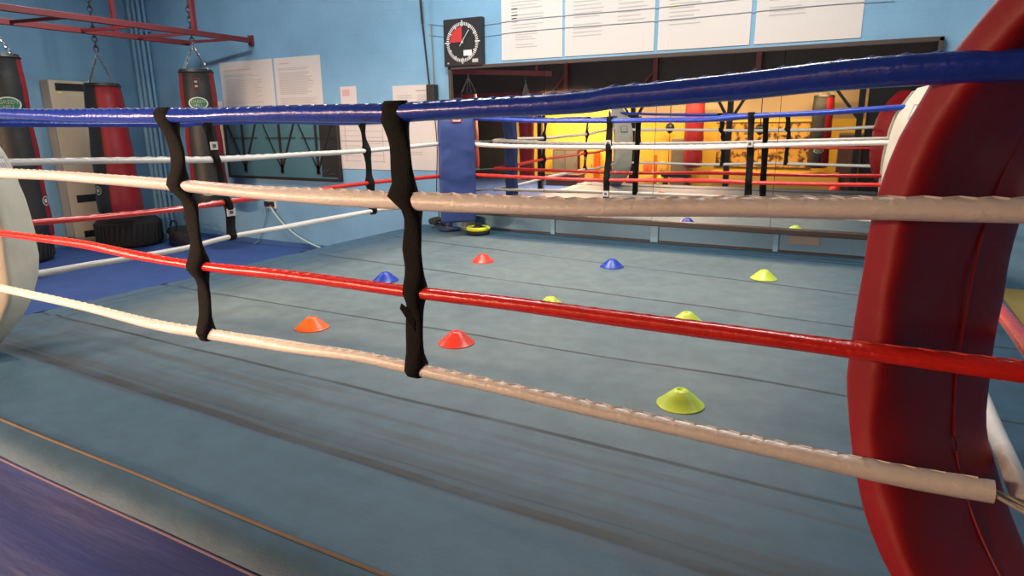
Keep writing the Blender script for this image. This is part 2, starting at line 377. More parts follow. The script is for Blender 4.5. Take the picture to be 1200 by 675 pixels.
# timber core below
b=MB(); b.box((XL0+.03,YF0+.03,.0),(XR0-.03,YB0-.02,-FL-.035)); b.build('deck',M['brown'],plat)
# front edge: rolled canvas, hem, falling skirt
def prof_strip(pf, x0, x1, nx, amp, name, m, fx=None):
    b=MB(); vs=[];fs=[]; k=len(pf)
    for i in range(nx+1):
        x=x0+(x1-x0)*i/nx
        for j,(y,z) in enumerate(pf):
            a=amp*j/(k-1); w1=noise.noise(Vector((x*1.6,j*.35,1.3)))*a; w2=noise.noise(Vector((x*3.1,j*.5,7.3)))*a*.5
            vs.append((x, y+w1, z-FL+w2*.6))
    for i in range(nx):
        for j in range(k-1): q=i*k+j; fs.append((q,q+k,q+k+1,q+1))
    b.add(vs,fs); return b.build(name,m,plat,smooth=True)
prof_strip([(YF0+.003,.000),(-.365,-.004),(-.39,-.012),(-.42,-.028),(-.445,-.05)],XL0,XR0,120,.006,'rolled_edge',M['canvas'])
prof_strip([(-.445,-.05),(-.452,-.085),(-.462,-.13),(-.475,-.18),(-.49,-.24),(-.50,-.31),(-.512,-.38),(-.525,-.445)],XL0,XR0,160,.05,'skirt',M['skirt'])
b=MB(); pts=[(x0/20.,YF0+.004+.0015*math.sin(x0*.25),.000-FL) for x0 in range(-18,89)]; b.tube(pts,.0055,6); b.build('hem',M['hem'],plat,smooth=True)
b=MB(); pts=[(x0/20.,-.450+.002*math.sin(x0*.2),-.055-FL) for x0 in range(-18,89)]; b.tube(pts,.004,6); b.tube([(2.36,-.455,-.05-FL),(2.385,-.475,-.045-FL),(2.41,-.462,-.052-FL)],.006,6); b.build('stitching',M['pinkseam'],plat,smooth=True)
# left side skirt
b=MB(); vs=[];fs=[]; pf=[(0,0),(-.02,-.01),(-.035,-.04),(-.035,-.2),(-.04,-.445)]
for i in range(101):
    y=YF0+(YB0-YF0)*i/100
    for j,(dx,z) in enumerate(pf): vs.append((XL0+dx+.03*math.sin(y*1.3)+.008*noise.noise(Vector((y*2,j,0))),y,z-FL))
for i in range(100):
    for j in range(4): q=i*5+j; fs.append((q,q+5,q+6,q+1))
b.add(vs,fs); b.build('side_skirt',mat('grey_blue_side_cloth',(.10,.16,.22),.6,var=.2),plat,smooth=True)
# strip of scuffed darker matting on the floor in front of the ring
b=MB(); b.box((-1.2,-1.9,FL),(5.2,-.62,FL+.012)); tag(b.build('floor_mat',M['frontfloor'],bevel=.004),'dark brown floor mat lying in front of the ring skirt','mat')

# ---------------------------------------------------------------- ropes
HY=dict(front=0.0)
def rope(name_label, pts, r, key, ends, seam=math.pi/2, flat=.10, lace=True, step=.012, group=None):
    P=catmull(pts, step); o=Vector(P[0]); root=thing('ring_rope',name_label,'boxing ring rope',(0,0,0),group=group)
    ph=random.random()*6
    def pr(i,t):
        s=i*step; a=.9*math.sin(s*1.7+ph)+.5*math.sin(s*4.1+ph*2)
        e=1+flat*math.cos(2*(t-a))
        e+=.05*noise.noise(Vector((s*6,math.cos(t)*1.2,math.sin(t)*1.2+ph)))
        if lace:
            d=abs((t-seam-.35*math.sin(s*1.3+ph)+math.pi)%(2*math.pi)-math.pi)
            if d<.45: e+=(.09+.06*math.sin(i*1.55))*(1-d/.45)
        return e
    rf=(lambda i:r*(.84+.20*max(0,min(1,P[i].x/3.8)))) if abs(P[0].y)<.01 and P[-1].x>3 else r
    b=MB(); b.tube(P,rf,18,prof=pr); b.build('cover',M[key],root,smooth=True)
    if lace:
        b=MB(); zz=[]
        for i in range(0,len(P)-1,2):
            s=i*step; a=seam+.35*math.sin(s*1.3+ph)+(.22 if (i//2)%2 else -.22); p=P[i]; d=(P[min(i+1,len(P)-1)]-P[max(0,i-1)]).normalized(); x=d.cross(Vector((0,0,1))).normalized(); y=x.cross(d)
            zz.append(p+(x*math.cos(a)+y*math.sin(a))*(rf(i) if callable(rf) else rf)*(1.13+flat*math.cos(2*(a-.9*math.sin(s*1.7+ph)-.5*math.sin(s*4.1+ph*2)))))
        b.tube(zz,.0019,4)
        b.build('lacing',M[key+'_lace'],root)
    # steel eye and turnbuckle to the post at each end
    for (e,pz) in ends:
        p=P[0] if e==0 else P[-1]; q=Vector(pz); d=(q-p).normalized(); L_=(q-p).length
        b=MB(); x=d.cross(Vector((0,0,1))).normalized()
        for sg in (-1,1): b.tube([p-d*.02+x*sg*.006,p+d*L_*.35+x*sg*.014,p+d*L_*.62+x*sg*.010,p+d*L_*.80],.004,6)
        b.tube([p+d*L_*.72,p+d*L_*.96],.008,8); b.torus(tuple(p+d*L_*.80),.012,.004,n=12,k=6)
        b.build('turnbuckle',M['rope_cord'] if e==1 and ends[0][0]==0 and key=='white' else M['steel'],root,smooth=True)
    return root
FLc,FRc,BLc,BRc=(-.2,0),(3.87,0),(-.2,4.21),(3.87,4.21)
PST=dict(FL=(-.42,-.20),FR=(4.09,-.20),BL=(-.42,4.42),BR=(4.09,4.42))
def toward(a,bp,d,z):
    v=Vector((bp[0]-a[0],bp[1]-a[1],0)).normalized(); return (bp[0]-v.x*d, bp[1]-v.y*d, z)
TOPN=['lowest','second lowest','third','top']
colw={1:'white',2:'red',3:'white',4:'blue'}
R_F={1:.0205,2:.0178,3:.0225,4:.0245}; R_B={1:.018,2:.0155,3:.019,4:.019}; R_L={1:.018,2:.0165,3:.018,4:.018}
LF={1:'lowest white rope along the front of the ring, frayed loop at its right end',2:'red rope along the front of the ring, nearest the camera',3:'upper white rope along the front of the ring, cream vinyl sleeve',4:'thick blue top rope along the front of the ring'}
LL={1:'lowest white rope on the left side of the ring above blue mats',2:'red rope on the left side of the ring',3:'upper white rope on the left side of the ring, level with heavy bags',4:'blue top rope on the left side of the ring'}
LB={1:'lowest white rope at the back of the ring just below mirror ledge height',2:'red rope at the back of the ring in front of mirror',3:'upper white rope at the back of the ring in front of mirror',4:'blue top rope at the back of the ring in front of mirror'}
LR={1:'lowest white rope on the right side of the ring, behind red pad',2:'red rope on the right side of the ring, behind red pad',3:'upper white rope on the right side of the ring, behind red pad',4:'blue top rope on the right side of the ring, behind red pad'}
for k in (1,2,3,4):
    d=D['f%d'%k]; z0=d[0][1]; z1=d[-1][1]
    pts=[(-.2,0,z0+(.03 if k==4 else .01)*(1 if k!=1 else -.3))]+[(x,0,z) for x,z in d]
    if k==1: pts=[(x,y,z) for x,y,z in pts]
    else: pts.append((3.90,0,z1))
    pts=[(x,(-.035*max(0,min(1,(x-3.3)/.4)) if k in (3,4) else 0)+y,z) for x,y,z in pts]
    rope(LF[k],pts,R_F[k],colw[k],[(0,(PST['FL'][0]+.05,PST['FL'][1]+.03,z0)),(1,(PST['FR'][0]-.03,PST['FR'][1]+.03,z1-(.02 if k==1 else 0)))],seam=math.pi*.5)
    d=D['l%d'%k]; 
    pts=[(-.2,0,d[0][1]+.01)]+[(-.2,y,z) for y,z in d if .06<y<4.1]+[(-.2,4.21,d[-1][1])]
    rope(LL[k],pts,R_L[k],colw[k],[(0,(PST['FL'][0]+.03,PST['FL'][1]+.05,d[0][1])),(1,(PST['BL'][0]+.03,PST['BL'][1]-.05,d[-1][1]))],lace=(k!=1),step=.02)
    d=D['b%d'%k]
    pts=[(-.2,4.21,d[0][1])]+[(x,4.21,z) for x,z in d if -.1<x<3.8]+[(3.87,4.21,d[-1][1])]
    rope(LB[k],pts,R_B[k],colw[k],[(0,(PST['BL'][0]+.05,PST['BL'][1]-.03,d[0][1])),(1,(PST['BR'][0]-.05,PST['BR'][1]-.03,d[-1][1]))],lace=(k in(2,3,4)),step=.02)
    za=(.405,.655,.955,1.195)[k-1]; zb=(.39,.65,.96,1.21)[k-1]
    rope(LR[k],[(3.89,0.0,za),(3.89,1.4,za-.02),(3.89,2.8,za-.02),(3.89,4.21,zb)],R_B[k],colw[k],[(0,(PST['FR'][0]-.02,PST['FR'][1]+.05,za)),(1,(PST['BR'][0]-.02,PST['BR'][1]-.05,zb))],lace=False,step=.03)

# ---------------------------------------------------------------- straps that tie the ropes together
def strap(label, data, axis, fixed, ropes_z, tags=(), side=1, fold=None, group=None):
    # data: (along, z, halfwidth) from the top down
    root=thing('rope_spacer_strap',label,'rope strap',(0,0,0),group=group)
    def P3(a,z,dp): return (a,fixed+dp,z) if axis=='x' else (fixed+dp,a,z)
    A=[Vector((a,z,h)) for a,z,h in data]; A=catmull(A,.02)
    b=MB(); n=16; vs=[];fs=[]; k=len(A)
    for i,p in enumerate(A):
        near=min(abs(p.y-z) for z in ropes_z); dep=.0085+.0245*math.exp(-(near/.046)**2)
        wv=.004*math.sin(p.y*23+p.x*5); end=1 if 0<i<k-1 else .55
        for j in range(n):
            t=2*math.pi*j/n; c,s_=math.cos(t),math.sin(t)
            ex=abs(c)**.6*(1 if c>0 else -1); ey=abs(s_)**.8*(1 if s_>0 else -1)
            vs.append(P3(p.x+ex*p.z*1.0, p.y, ey*dep*end+wv))
    for i in range(k-1):
        for j in range(n): fs.append((i*n+j,i*n+(j+1)%n,(i+1)*n+(j+1)%n,(i+1)*n+j))
    fs+= [tuple(range(n)), tuple((k-1)*n+j for j in range(n))]
    b.add(vs,fs); b.build('webbing',M['webbing'],root,smooth=True)
    for (z) in tags:
        p=min(A,key=lambda q:abs(q.y-z)); near=min(abs(p.y-zz) for zz in ropes_z); dep=(.0085+.0245*math.exp(-(near/.046)**2)+.006)*side
        h=p.z*.95; q=[P3(p.x-h,z-.026,dep),P3(p.x+h,z-.026,dep),P3(p.x+h,z+.026,dep),P3(p.x-h,z+.026,dep)]
        q2=[P3(p.x-h,z-.026,dep-.003*side),P3(p.x+h,z-.026,dep-.003*side),P3(p.x+h,z+.026,dep-.003*side),P3(p.x-h,z+.026,dep-.003*side)]
        b=MB(); b.add(q+q2,[(0,1,2,3),(7,6,5,4),(0,4,5,1),(1,5,6,2),(2,6,7,3),(3,7,4,0)]); t_=b.build('label_tag',M['tag'],root); t_['label']='white sewn label'
        b=MB(); d2=dep+.002*side
        b.add([P3(p.x-h*.45,z-.012,d2),P3(p.x+h*.45,z-.012,d2),P3(p.x+h*.45,z+.010,d2),P3(p.x-h*.45,z+.010,d2)],[(0,1,2,3)]); b.build('label_print',M['tagink'],t_)
    if fold:
        a,z,sgn=fold; b=MB()
        q=[P3(a-sgn*.02,z+.004,-.010),P3(a+sgn*.016,z+.034,-.022),P3(a+sgn*.020,z+.020,-.024),P3(a-sgn*.02,z-.045,-.012)]
        q2=[(x,y+.004,zz) for x,y,zz in q] if axis=='x' else [(x+.004,y,zz) for x,y,zz in q]
        b.add(q+q2,[(0,1,2,3),(7,6,5,4),(0,4,5,1),(1,5,6,2),(2,6,7,3),(3,7,4,0)]); b.build('loose_end',M['webbing'],root)
    return root
def zr(side,a):
    out=[]
    for k in (1,2,3,4):
        d=D['%s%d'%(side,k)]; out.append(min(d,key=lambda q:abs(q[0]-a))[1])
    return out
# top extended to wrap over the top rope
def cap(d,up=.02): return [(d[0][0],d[0][1]+up,d[0][2]*.9)]+list(d)
strap('black strap on the front ropes, crumpled, the left one of the two',cap(D['sf1']),'x',0,zr('f',1.5),fold=None)
strap('wide black strap on the front ropes, right of the two, with loose end',cap(D['sf2']),'x',0,zr('f',2.46),fold=(2.455,.585,-1))
strap('black strap with two white tags on the left side ropes, in front of heavy bag',D['sl1'],'y',-.2,zr('l',1.45),tags=(1.0,.56),side=1)
strap('narrow black strap on the left side ropes, beside wall notices',D['sl2'],'y',-.2,zr('l',2.9),tags=(),side=1)
strap('black strap with white tags on the back ropes before mirror, left one of the two',cap(D['sb1'],.005),'x',4.21,zr('b',1.49),tags=(.955,.50),side=-1)
strap('black strap with white tags on the back ropes before mirror, right one of the two',cap(D['sb2'],.005),'x',4.21,zr('b',2.71),tags=(.955,.44),side=-1)
for y,l in ((1.4,'black strap on the right side ropes behind red pad, nearer one'),(2.85,'black strap on the right side ropes behind red pad, farther one')):
    strap(l,[(y,1.19,.03),(y,.95,.03),(y,.65,.03),(y,.385,.03)],'y',3.89,(.39,.645,.94,1.18))

# ---------------------------------------------------------------- corner posts and pads
def post(label, xy):
    r=thing('corner_post',label,'ring post',(xy[0],xy[1],.012))
    b=MB(); b.lathe([(.12,0),(.12,.015),(.05,.02),(.04,.03),(.04,1.20),(.036,1.21)],n=24); b.build('post',M['postpaint'],r,smooth=True)
    b=MB(); b.lathe([(.045,1.205),(.045,1.215),(.03,1.23),(.01,1.235)],n=24); b.build('cap',M['steel'],r,smooth=True)
    return r
post('steel corner post behind cream pad at the front left of the ring',PST['FL']); post('steel corner post at the front right of the ring, beyond red pad',PST['FR'])
post('steel corner post in the room corner of the ring behind blue pad',PST['BL']); post('steel corner post behind cream pad at the back right of the ring',PST['BR'])
def pad(label, c, dirv, m, mid, k, w, T, zc, hh, patch=None, taper=.5, klow=None, pw=3.0):
    d=Vector((dirv[0],dirv[1],0)).normalized(); s_=Vector((-d.y,d.x,0)); r=thing('corner_pad',label,'corner pad',(c[0],c[1],0))
    n=64; ns=44; vs=[];fs=[]
    def cen(s): o=mid-(k if s>0 else klow or k)*abs(s)**pw; return o*d+Vector((0,0,zc+hh*s))
    for i in range(ns+1):
        s=-1+2*i/ns; e=1e-3; tg=(cen(min(1,s+e))-cen(max(-1,s-e))).normalized(); nrm=s_.cross(tg).normalized()
        if nrm.dot(d)<0: nrm=-nrm
        ww=w*(1-taper*abs(s)**5); tt=T*(1 if abs(s)<.97 else .6)
        if abs(s)>.97: ww*=.93
        for j in range(n):
            t=2*math.pi*j/n; c_,q=math.cos(t),math.sin(t)
            ex=math.copysign(abs(c_)**.42,c_); ey=math.copysign(abs(q)**.42,q)
            p=cen(s)+s_*ex*ww+nrm*(tt/2+ey*tt/2)
            nn=noise.noise(p*5+Vector((c[0],0,3)))*.016+noise.noise(p*13)*.006; p=p+nrm*ey*nn+s_*ex*nn*.12
            vs.append(p)
    for i in range(ns):
        for j in range(n): fs.append((i*n+j,i*n+(j+1)%n,(i+1)*n+(j+1)%n,(i+1)*n+j))
    fs+=[tuple(range(n)),tuple(ns*n+j for j in range(n))]
    b=MB(); b.add(vs,fs); b.build('cover',m,r,smooth=True)
    b=MB(); pts=[]
    for i in range(1,ns):
        s=-1+2*i/ns; e=1e-3; tg=(cen(min(1,s+e))-cen(max(-1,s-e))).normalized(); nrm=s_.cross(tg).normalized()
        if nrm.dot(d)<0: nrm=-nrm
        pts.append(cen(s)-s_*.25*w*(1-taper*abs(s)**5)-nrm*.0015)
    b.tube(pts,.003,6); b.build('seam',m,r,smooth=True)
    for (s,offx,pw_,ph,face) in (patch or []):
        # small framed label, face: 'front' or side sign
        e=1e-3; tg=(cen(s+e)-cen(s-e)).normalized(); nrm=s_.cross(tg).normalized()
        if nrm.dot(d)<0: nrm=-nrm
        if face=='front': o=cen(s)+nrm*(T+.004)+s_*offx; ax=s_; nz=nrm
        else: o=cen(s)+s_*face*(w+.004)+nrm*(T/2+offx); ax=nrm; nz=s_*face
        b=MB()
        for sc,dz,mi in ((1,.000,0),(.72,.003,1)):
            q=[o+ax*a*pw_/2*sc+tg*c2*ph/2*sc+nz*dz for a,c2 in ((-1,-1),(1,-1),(1,1),(-1,1))]; q2=[v+nz*.003 for v in q]
            b.add(q+q2,[(3,2,1,0),(4,5,6,7),(0,1,5,4),(1,2,6,5),(2,3,7,6),(3,0,4,7)],mi)
        for kx in (-.18,.0,.18):
            q=[o+ax*(kx+a*.06)*pw_+tg*c2*ph*.14+nz*.0065 for a,c2 in ((-1,-1),(1,-1),(1,1),(-1,1))]; b.add(q,[(0,1,2,3)],0)
        p_=b.build('label_patch',[M['inkdark'] if m is not M['padblue'] else M['clockred'],M['tag']],r); p_['label']='small framed maker label'
    return r
pad('big dark red corner pad bowing out at the front right of the ring',(3.87,0),(-1,1),M['padred'],.185,.31,.165,.09,.705,.69,klow=.46)
pad('cream corner pad at the front left of the ring, cut by the picture edge',(-.2,0),(1,1),M['padwhite'],.14,.33,.165,.10,.635,.615,patch=[(.72,.0,.07,.05,-1),(.45,.0,.12,.09,'front')])
pad('cream corner pad at the back right of the ring beside red pad',(3.92,4.21),(-1,-1),M['padwhite'],.135,.16,.165,.08,.68,.66,patch=[(.72,.03,.12,.11,'front')],taper=.45)
pad('flat dark blue corner pad in the room corner of the ring',(-.2,4.21),(1,-1),M['padblue'],.17,.02,.185,.07,.68,.52,patch=[(.94,.0,.10,.05,'front')],taper=.04)

# ---------------------------------------------------------------- training cones
def cone_proto(m):
    b=MB(); n=40; R=.095; prof=[(R,.001),(R,.005),(R-.008,.010),(.060,.036),(.033,.060),(.026,.065),(.016,.066),(.012,.062),(.010,.060),(.0,.060)]
    b.lathe(prof,n=n,cap=False); return b
CM={'r':'conered','o':'coneorange','b':'coneblue','y':'coneyellow'}
clab=['red disc cone in the back row on the ring canvas, left of the blue one','blue disc cone in the back row on the ring canvas','yellow disc cone in the back row, nearest the mirror on the right',
 'blue disc cone just left of the wide front strap','yellow disc cone in the middle of the ring, partly behind red rope','yellow disc cone in the middle row on the right, above red rope',
 'orange disc cone on the canvas, between two front straps','red disc cone close behind the wide front strap, under red rope','large yellow disc cone nearest the camera, in front of red rope']
for i,((x,y),c) in enumerate(zip(D['cones'],'rbybyyory')):
    o=cone_proto(None).build('disc_cone',M[CM[c]],smooth=True); o.location=(x,y,cpt(x,y)+FL); o.rotation_euler=(0,0,i*1.3)
    tag(o,clab[i],'training cone',group='disc cones on the canvas')

# ---------------------------------------------------------------- mirror on the back wall
mx0,mx1,mz0,mz1=-.46,3.93,.215,1.70
mr=thing('wall_mirror','long wall mirror in dark frame behind the ring, reflecting the yellow lit gym','mirror',((mx0+mx1)/2,YW,mz0))
mr.rotation_euler=(0.0,0,0)
cxm=(mx0+mx1)/2
js=[mx0,.64,1.79,2.86,mx1]
tilt=.0118
for a,c in zip(js[:-1],js[1:]):
    b=MB(); h=mz1-mz0
    y0=-.028-.0; y1=y0-h*math.tan(tilt)*0
    # glass leans forward very slightly at its head
    b.add([(a+.002-cxm,-.022,0),(c-.002-cxm,-.022,0),(c-.002-cxm,-.022-h*tilt,h),(a+.002-cxm,-.022-h*tilt,h),(a+.002-cxm,-.016,0),(c-.002-cxm,-.016,0),(c-.002-cxm,-.016-h*tilt,h),(a+.002-cxm,-.016-h*tilt,h)],
          [(0,1,2,3),(7,6,5,4),(0,4,5,1),(1,5,6,2),(2,6,7,3),(3,7,4,0)])
    b.build('glass_panel',M['mirror'],mr)
b=MB(); h=mz1-mz0
b.box((mx0-cxm-.035,-.055,-.02),(mx0-cxm,-.001,h+.03)); b.box((mx1-cxm,-.055,-.02),(mx1-cxm+.03,-.001,h+.03)); b.box((mx0-cxm-.035,-.055,h),(mx1-cxm+.03,-.001,h+.035)); 
b.build('frame',M['ledge'],mr,bevel=.003)
b=MB(); b.box((mx0-cxm-.04,-.075,-.045),(mx1-cxm+.04,-.001,0)); b.build('ledge',M['ledge'],mr,bevel=.004)
b=MB(); b.box((mx0-cxm,-.012,.001),(mx1-cxm,-.001,h-.001)); b.build('backing_board',M['ledge'],mr)

# ---------------------------------------------------------------- notices on the wall
def lines_block(b, x0, x1, z0, z1, y, dz=.022, h=.009, mi=1, ragged=.25, short=None):
    z=z1
    while z>z0:
        if random.random()<.90:
            xe=x1-(x1-x0)*ragged*random.random()**1.5
            b.add([(x0,y,z-h),(xe,y,z-h),(xe,y,z),(x0,y,z)],[(0,1,2,3)],mi)
        z-=dz
def sheet(label, x0,x1,z0,z1, blocks, y=YW-.006, grp=None, name='wall_notice', cat='notice'):
    r=thing(name,label,cat,((x0+x1)/2,YW,z0),group=grp); cx_=(x0+x1)/2
    b=MB(); b.box((x0-cx_,-.006,0),(x1-cx_,-.001,z1-z0)); b.build('paper',M['paper'],r)
    b=MB(); mats=[M['ink'],M['ink'],M['inkdark'],M['inkpink'],M['inkyellow']]
    for (bx0,bx1,bz0,bz1,dz,h,mi) in blocks: lines_block(b,bx0-cx_,bx1-cx_,bz0-z0,bz1-z0,-.0075,dz,h,mi)
    b.build('printed_lines',mats,r); return r
sheet('white notice with red heading, left of the two above the barred glass panel',-4.20,-3.20,1.33,1.965,[(-4.12,-3.4,1.42,1.80,.019,.007,1),(-4.13,-3.6,1.85,1.865,.05,.014,3),(-4.12,-3.3,1.36,1.40,.019,.007,1)])
sheet('white notice, right of the two above the barred glass panel',-3.17,-2.38,1.33,1.965,[(-3.10,-2.50,1.52,1.84,.018,.008,1),(-3.10,-2.46,1.39,1.50,.02,.007,1),(-3.08,-2.85,1.89,1.90,.05,.012,3)])
r=sheet('small white notice with a pink square, above the gridded sheet',-2.09,-1.84,1.30,1.585,[(-2.06,-1.95,1.36,1.38,.03,.01,1)])
b=MB(); b.box((-.09,-.0085,.18),(.02,-.006,.25)); b.build('pink_square',M['inkpink'],r)
sheet('pale notice strip at the left edge of the barred glass panel',-4.335,-4.235,.78,1.47,[(-4.32,-4.25,1.33,1.42,.03,.01,2)])
r=sheet('white gridded sheet right of the barred glass panel',-2.15,-1.37,.62,1.22,[(-2.10,-1.82,.70,1.14,.06,.008,1),(-1.74,-1.45,.70,1.14,.07,.008,1)])
b=MB(); b.box((-.37,-.0085,.33),(.36,-.006,.34)); b.box((-.02,-.0085,.10),(-.012,-.006,.56)); b.box((-.30,-.0085,.08),(-.295,-.006,.55)); b.box((.28,-.0085,.08),(.285,-.006,.55)); b.build('grid_lines',M['inkdark'],r)
sheet('tall white notice beside the blue corner pad',-1.30,-.68,.63,1.565,[(-1.24,-1.02,1.26,1.46,.024,.009,1),(-.95,-.74,1.26,1.46,.024,.009,1),(-1.24,-1.0,1.50,1.51,.03,.012,2),(-.97,-.78,1.50,1.51,.03,.012,2),(-1.22,-.95,.95,.97,.03,.012,2),(-1.2,-.9,.80,.86,.025,.009,1)])
tops=[('leftmost of four large white posters above the mirror',.14,.82,[(.25,.62,2.06,2.55,.030,.009,1),(.30,.55,1.87,2.03,.024,.008,1),(.26,.33,2.10,2.25,.03,.01,2)]),
 ('second from left of four large white posters above the mirror',.845,1.73,[(.93,1.25,1.92,2.56,.034,.009,1),(1.38,1.66,2.05,2.56,.036,.010,1),(.93,1.1,2.07,2.09,.05,.012,2)]),
 ('third from left of four large white posters above the mirror, with yellow highlights',1.765,2.56,[(1.86,2.14,1.97,2.56,.034,.009,1),(1.86,1.96,2.13,2.14,.05,.014,4),(1.86,1.98,2.27,2.28,.05,.014,4)]),
 ('rightmost of four large white posters above the mirror',2.60,3.40,[(2.70,3.0,1.97,2.56,.030,.009,1),(2.74,2.95,2.10,2.12,.05,.012,2)])]
for l,x0,x1,bl in tops: sheet(l,x0,x1,1.765,2.85,bl,name='wall_poster',cat='poster')
r=tag(MB().build('x',M['paper']),) if False else None
b=MB(); b.box((3.02,YW-.008,.085),(3.27,YW-.001,.155)); tag(b.build('paper_label',mat('beige_paper',(.42,.36,.33),.7),bevel=.002),'small beige paper label on the wall strip under the mirror','label')

# wires tacked along the wall above the mirror
for z,l in ((2.13,'thin grey cable tacked across wall and posters, upper one'),(2.02,'thin grey cable tacked across wall and posters, lower one')):
    b=MB(); b.tube(catmull([(-.76,YW-.011,z+.06),(-.3,YW-.011,z+.0),(.6,YW-.012,z+.01),(1.8,YW-.012,z),(3.0,YW-.012,z+.01),(3.6,YW-.011,z)],.1),.0025,5)
    tag(b.build('wall_cable',mat('grey_wire_%d'%int(z*100),(.34,.38,.42),.6)),l,'cable')

# ---------------------------------------------------------------- pace clock
ck=thing('pace_clock','square black training clock with red quarter on the wall above the mirror','clock',(-.295,YW,1.73))
b=MB(); b.box((-.235,-.07,0),(.235,-.002,.47)); b.build('case',M['clockface'],ck,bevel=.006)
b=MB(); 
for i in range(60):
    a=2*math.pi*i/60; L0=.165 if i%5 else .155; L1=.197 if i%15 else .215; w=.004 if i%5 else .0055
    c_,s_=math.cos(a),math.sin(a); q=[]
    for (rr,ss) in ((L0,-w),(L1,-w),(L1,w),(L0,w)): q.append((c_*rr-s_*ss,-.0725,.235+s_*rr+c_*ss))
    b.add(q,[(0,1,2,3)])
b.build('tick_marks',M['clockwhite'],ck)
b=MB(); q=[(-.004,-.0718,.239)]; 
for i in range(13): a=math.pi/2+math.pi/2*i/12; q.append((-.004+.150*math.cos(a),-.0718,.239+.150*math.sin(a)))
b.add(q,[(0,i,i+1) for i in range(1,13)]); b.build('red_quarter',M['clockred'],ck)
b=MB(); b.bar((-.03,-.078,.195),(.085,-.078,.35),.009,.004); b.bar((0,-.078,.235),(0,-.07,.235),.02,.02); b.build('hand',M['clockwhite'],ck)
b=MB(); b.box((.015,-.0745,.10),(.115,-.0725,.155)); b.build('white_plate',M['clockwhite'],ck)
b=MB(); b.box((-.19,-.0745,.025),(-.17,-.0725,.04)); b.box((.12,-.0735,.03),(.19,-.0722,.065)); b.build('small_print',M['ink'],ck)

# ---------------------------------------------------------------- barred glass panel, socket, rod
gp=thing('barred_glass_panel','dark framed glass panel with black V shaped bars on the wall below the notices','glass panel',(-3.18,YW,.49))
b=MB(); b.box((-1.0,-.03,0.0),(1.0,-.004,.84)); b.build('glass',M['tealglass'],gp)
b=MB(); b.box((-1.035,-.05,-.035),(1.035,-.002,0)); b.box((-1.035,-.05,.84),(1.035,-.002,.875)); b.box((-1.035,-.05,0),(-1.0,-.002,.84)); b.box((1.0,-.05,0),(1.035,-.002,.84)); b.build('frame',M['blackpaint'],gp,bevel=.004)
for xc,sc in ((-.68,1),(.02,1),(.66,1)):
    b=MB(); y=-.036
    b.bar((xc,y,.06),(xc,y,.83),.034,.01); b.bar((xc,y,.10),(xc-.31,y,.72),.024,.01); b.bar((xc,y,.10),(xc+.29,y,.72),.024,.01); b.bar((xc-.26,y,.50),(xc+.28,y,.50),.018,.01); b.bar((xc,y,.05),(xc,y,.16),.05,.01)
    b.build('bar_group',M['blackpaint'],gp)
b=MB(); b.box((.72,-.034,.02),(1.0,-.03,.83)); b.build('dark_pane',M['blackpaint'],gp)
b=MB(); b.bar((.72,-.037,.07),(.78,-.037,.12),.008,.002); b.bar((.78,-.037,.07),(.84,-.037,.12),.008,.002); b.bar((.84,-.037,.06),(.93,-.037,.06),.006,.002); b.build('corner_mark',M['grey'],gp)

sk=thing('wall_socket','white double socket with two black plugs on the blue wall','socket',(-3.47,YW,.06))
b=MB(); b.box((-.10,-.02,0),(.10,-.001,.12)); b.build('plate',M['plastic'],sk,bevel=.004)
for x in (-.055,.045):
    b=MB(); b.box((x-.032,-.055,.025),(x+.032,-.02,.095)); b.build('plug',M['blackpaint'],sk,bevel=.006)
b=MB(); b.tube(catmull([(-3.43,YW-.05,.11),(-3.39,YW-.05,.02),(-3.22,YW-.045,-.14),(-2.98,YW-.045,-.28),(-2.62,YW-.06,-.39),(-2.2,YW-.10,-.43),(-1.75,YW-.16,-.436)],.04),.011,6)
tag(b.build('power_cable',M['cable'],smooth=True),'pale green cable curving from the wall socket down to the mats','cable')
b=MB(); b.tube(catmull([(-3.53,YW-.05,.11),(-3.56,YW-.03,-.05),(-3.66,YW-.03,-.25),(-3.74,YW-.05,-.40),(-3.78,YW-.1,-.44)],.04),.006,6)
tag(b.build('power_cable',mat('slate_cable',(.10,.20,.30),.5),smooth=True),'thin dark cable hanging straight from the wall socket','cable')

rod=thing('antenna_rod','tall thin black rod with black box at its foot above the blue pad','rod',(-.72,YW,1.2))
b=MB(); b.tube([(-.09,-.07,1.25),(-.075,-.07,.98)],.014,8); b.tube([(-.075,-.07,1.0),(-.005,-.06,.15)],.010,8); b.build('rod',M['blackpaint'],rod,smooth=True)
b=MB(); b.tube([(-.0,-.02,.98),(.02,-.02,.25)],.008,6); b.build('conduit',M['grey'],rod,smooth=True)
b=MB(); b.box((-.05,-.09,.12),(.055,-.002,.36)); b.build('box',M['blackpaint'],rod,bevel=.008)
b=MB(); b.tube(catmull([(.0,-.03,.14),(.03,-.03,-.3),(.0,-.03,-.8),(.03,-.03,-1.15)],.08),.006,6); b.build('cable',M['blackpaint'],rod,smooth=True)
b=MB(); b.tube(catmull([(-.50,YW-.03,1.73),(-.47,YW-.03,1.5),(-.44,YW-.06,1.2),(-.42,YW-.06,.8)],.08),.005,6); tag(b.build('clock_cable',M['blackpaint'],smooth=True),'black lead hanging from the training clock','cable')

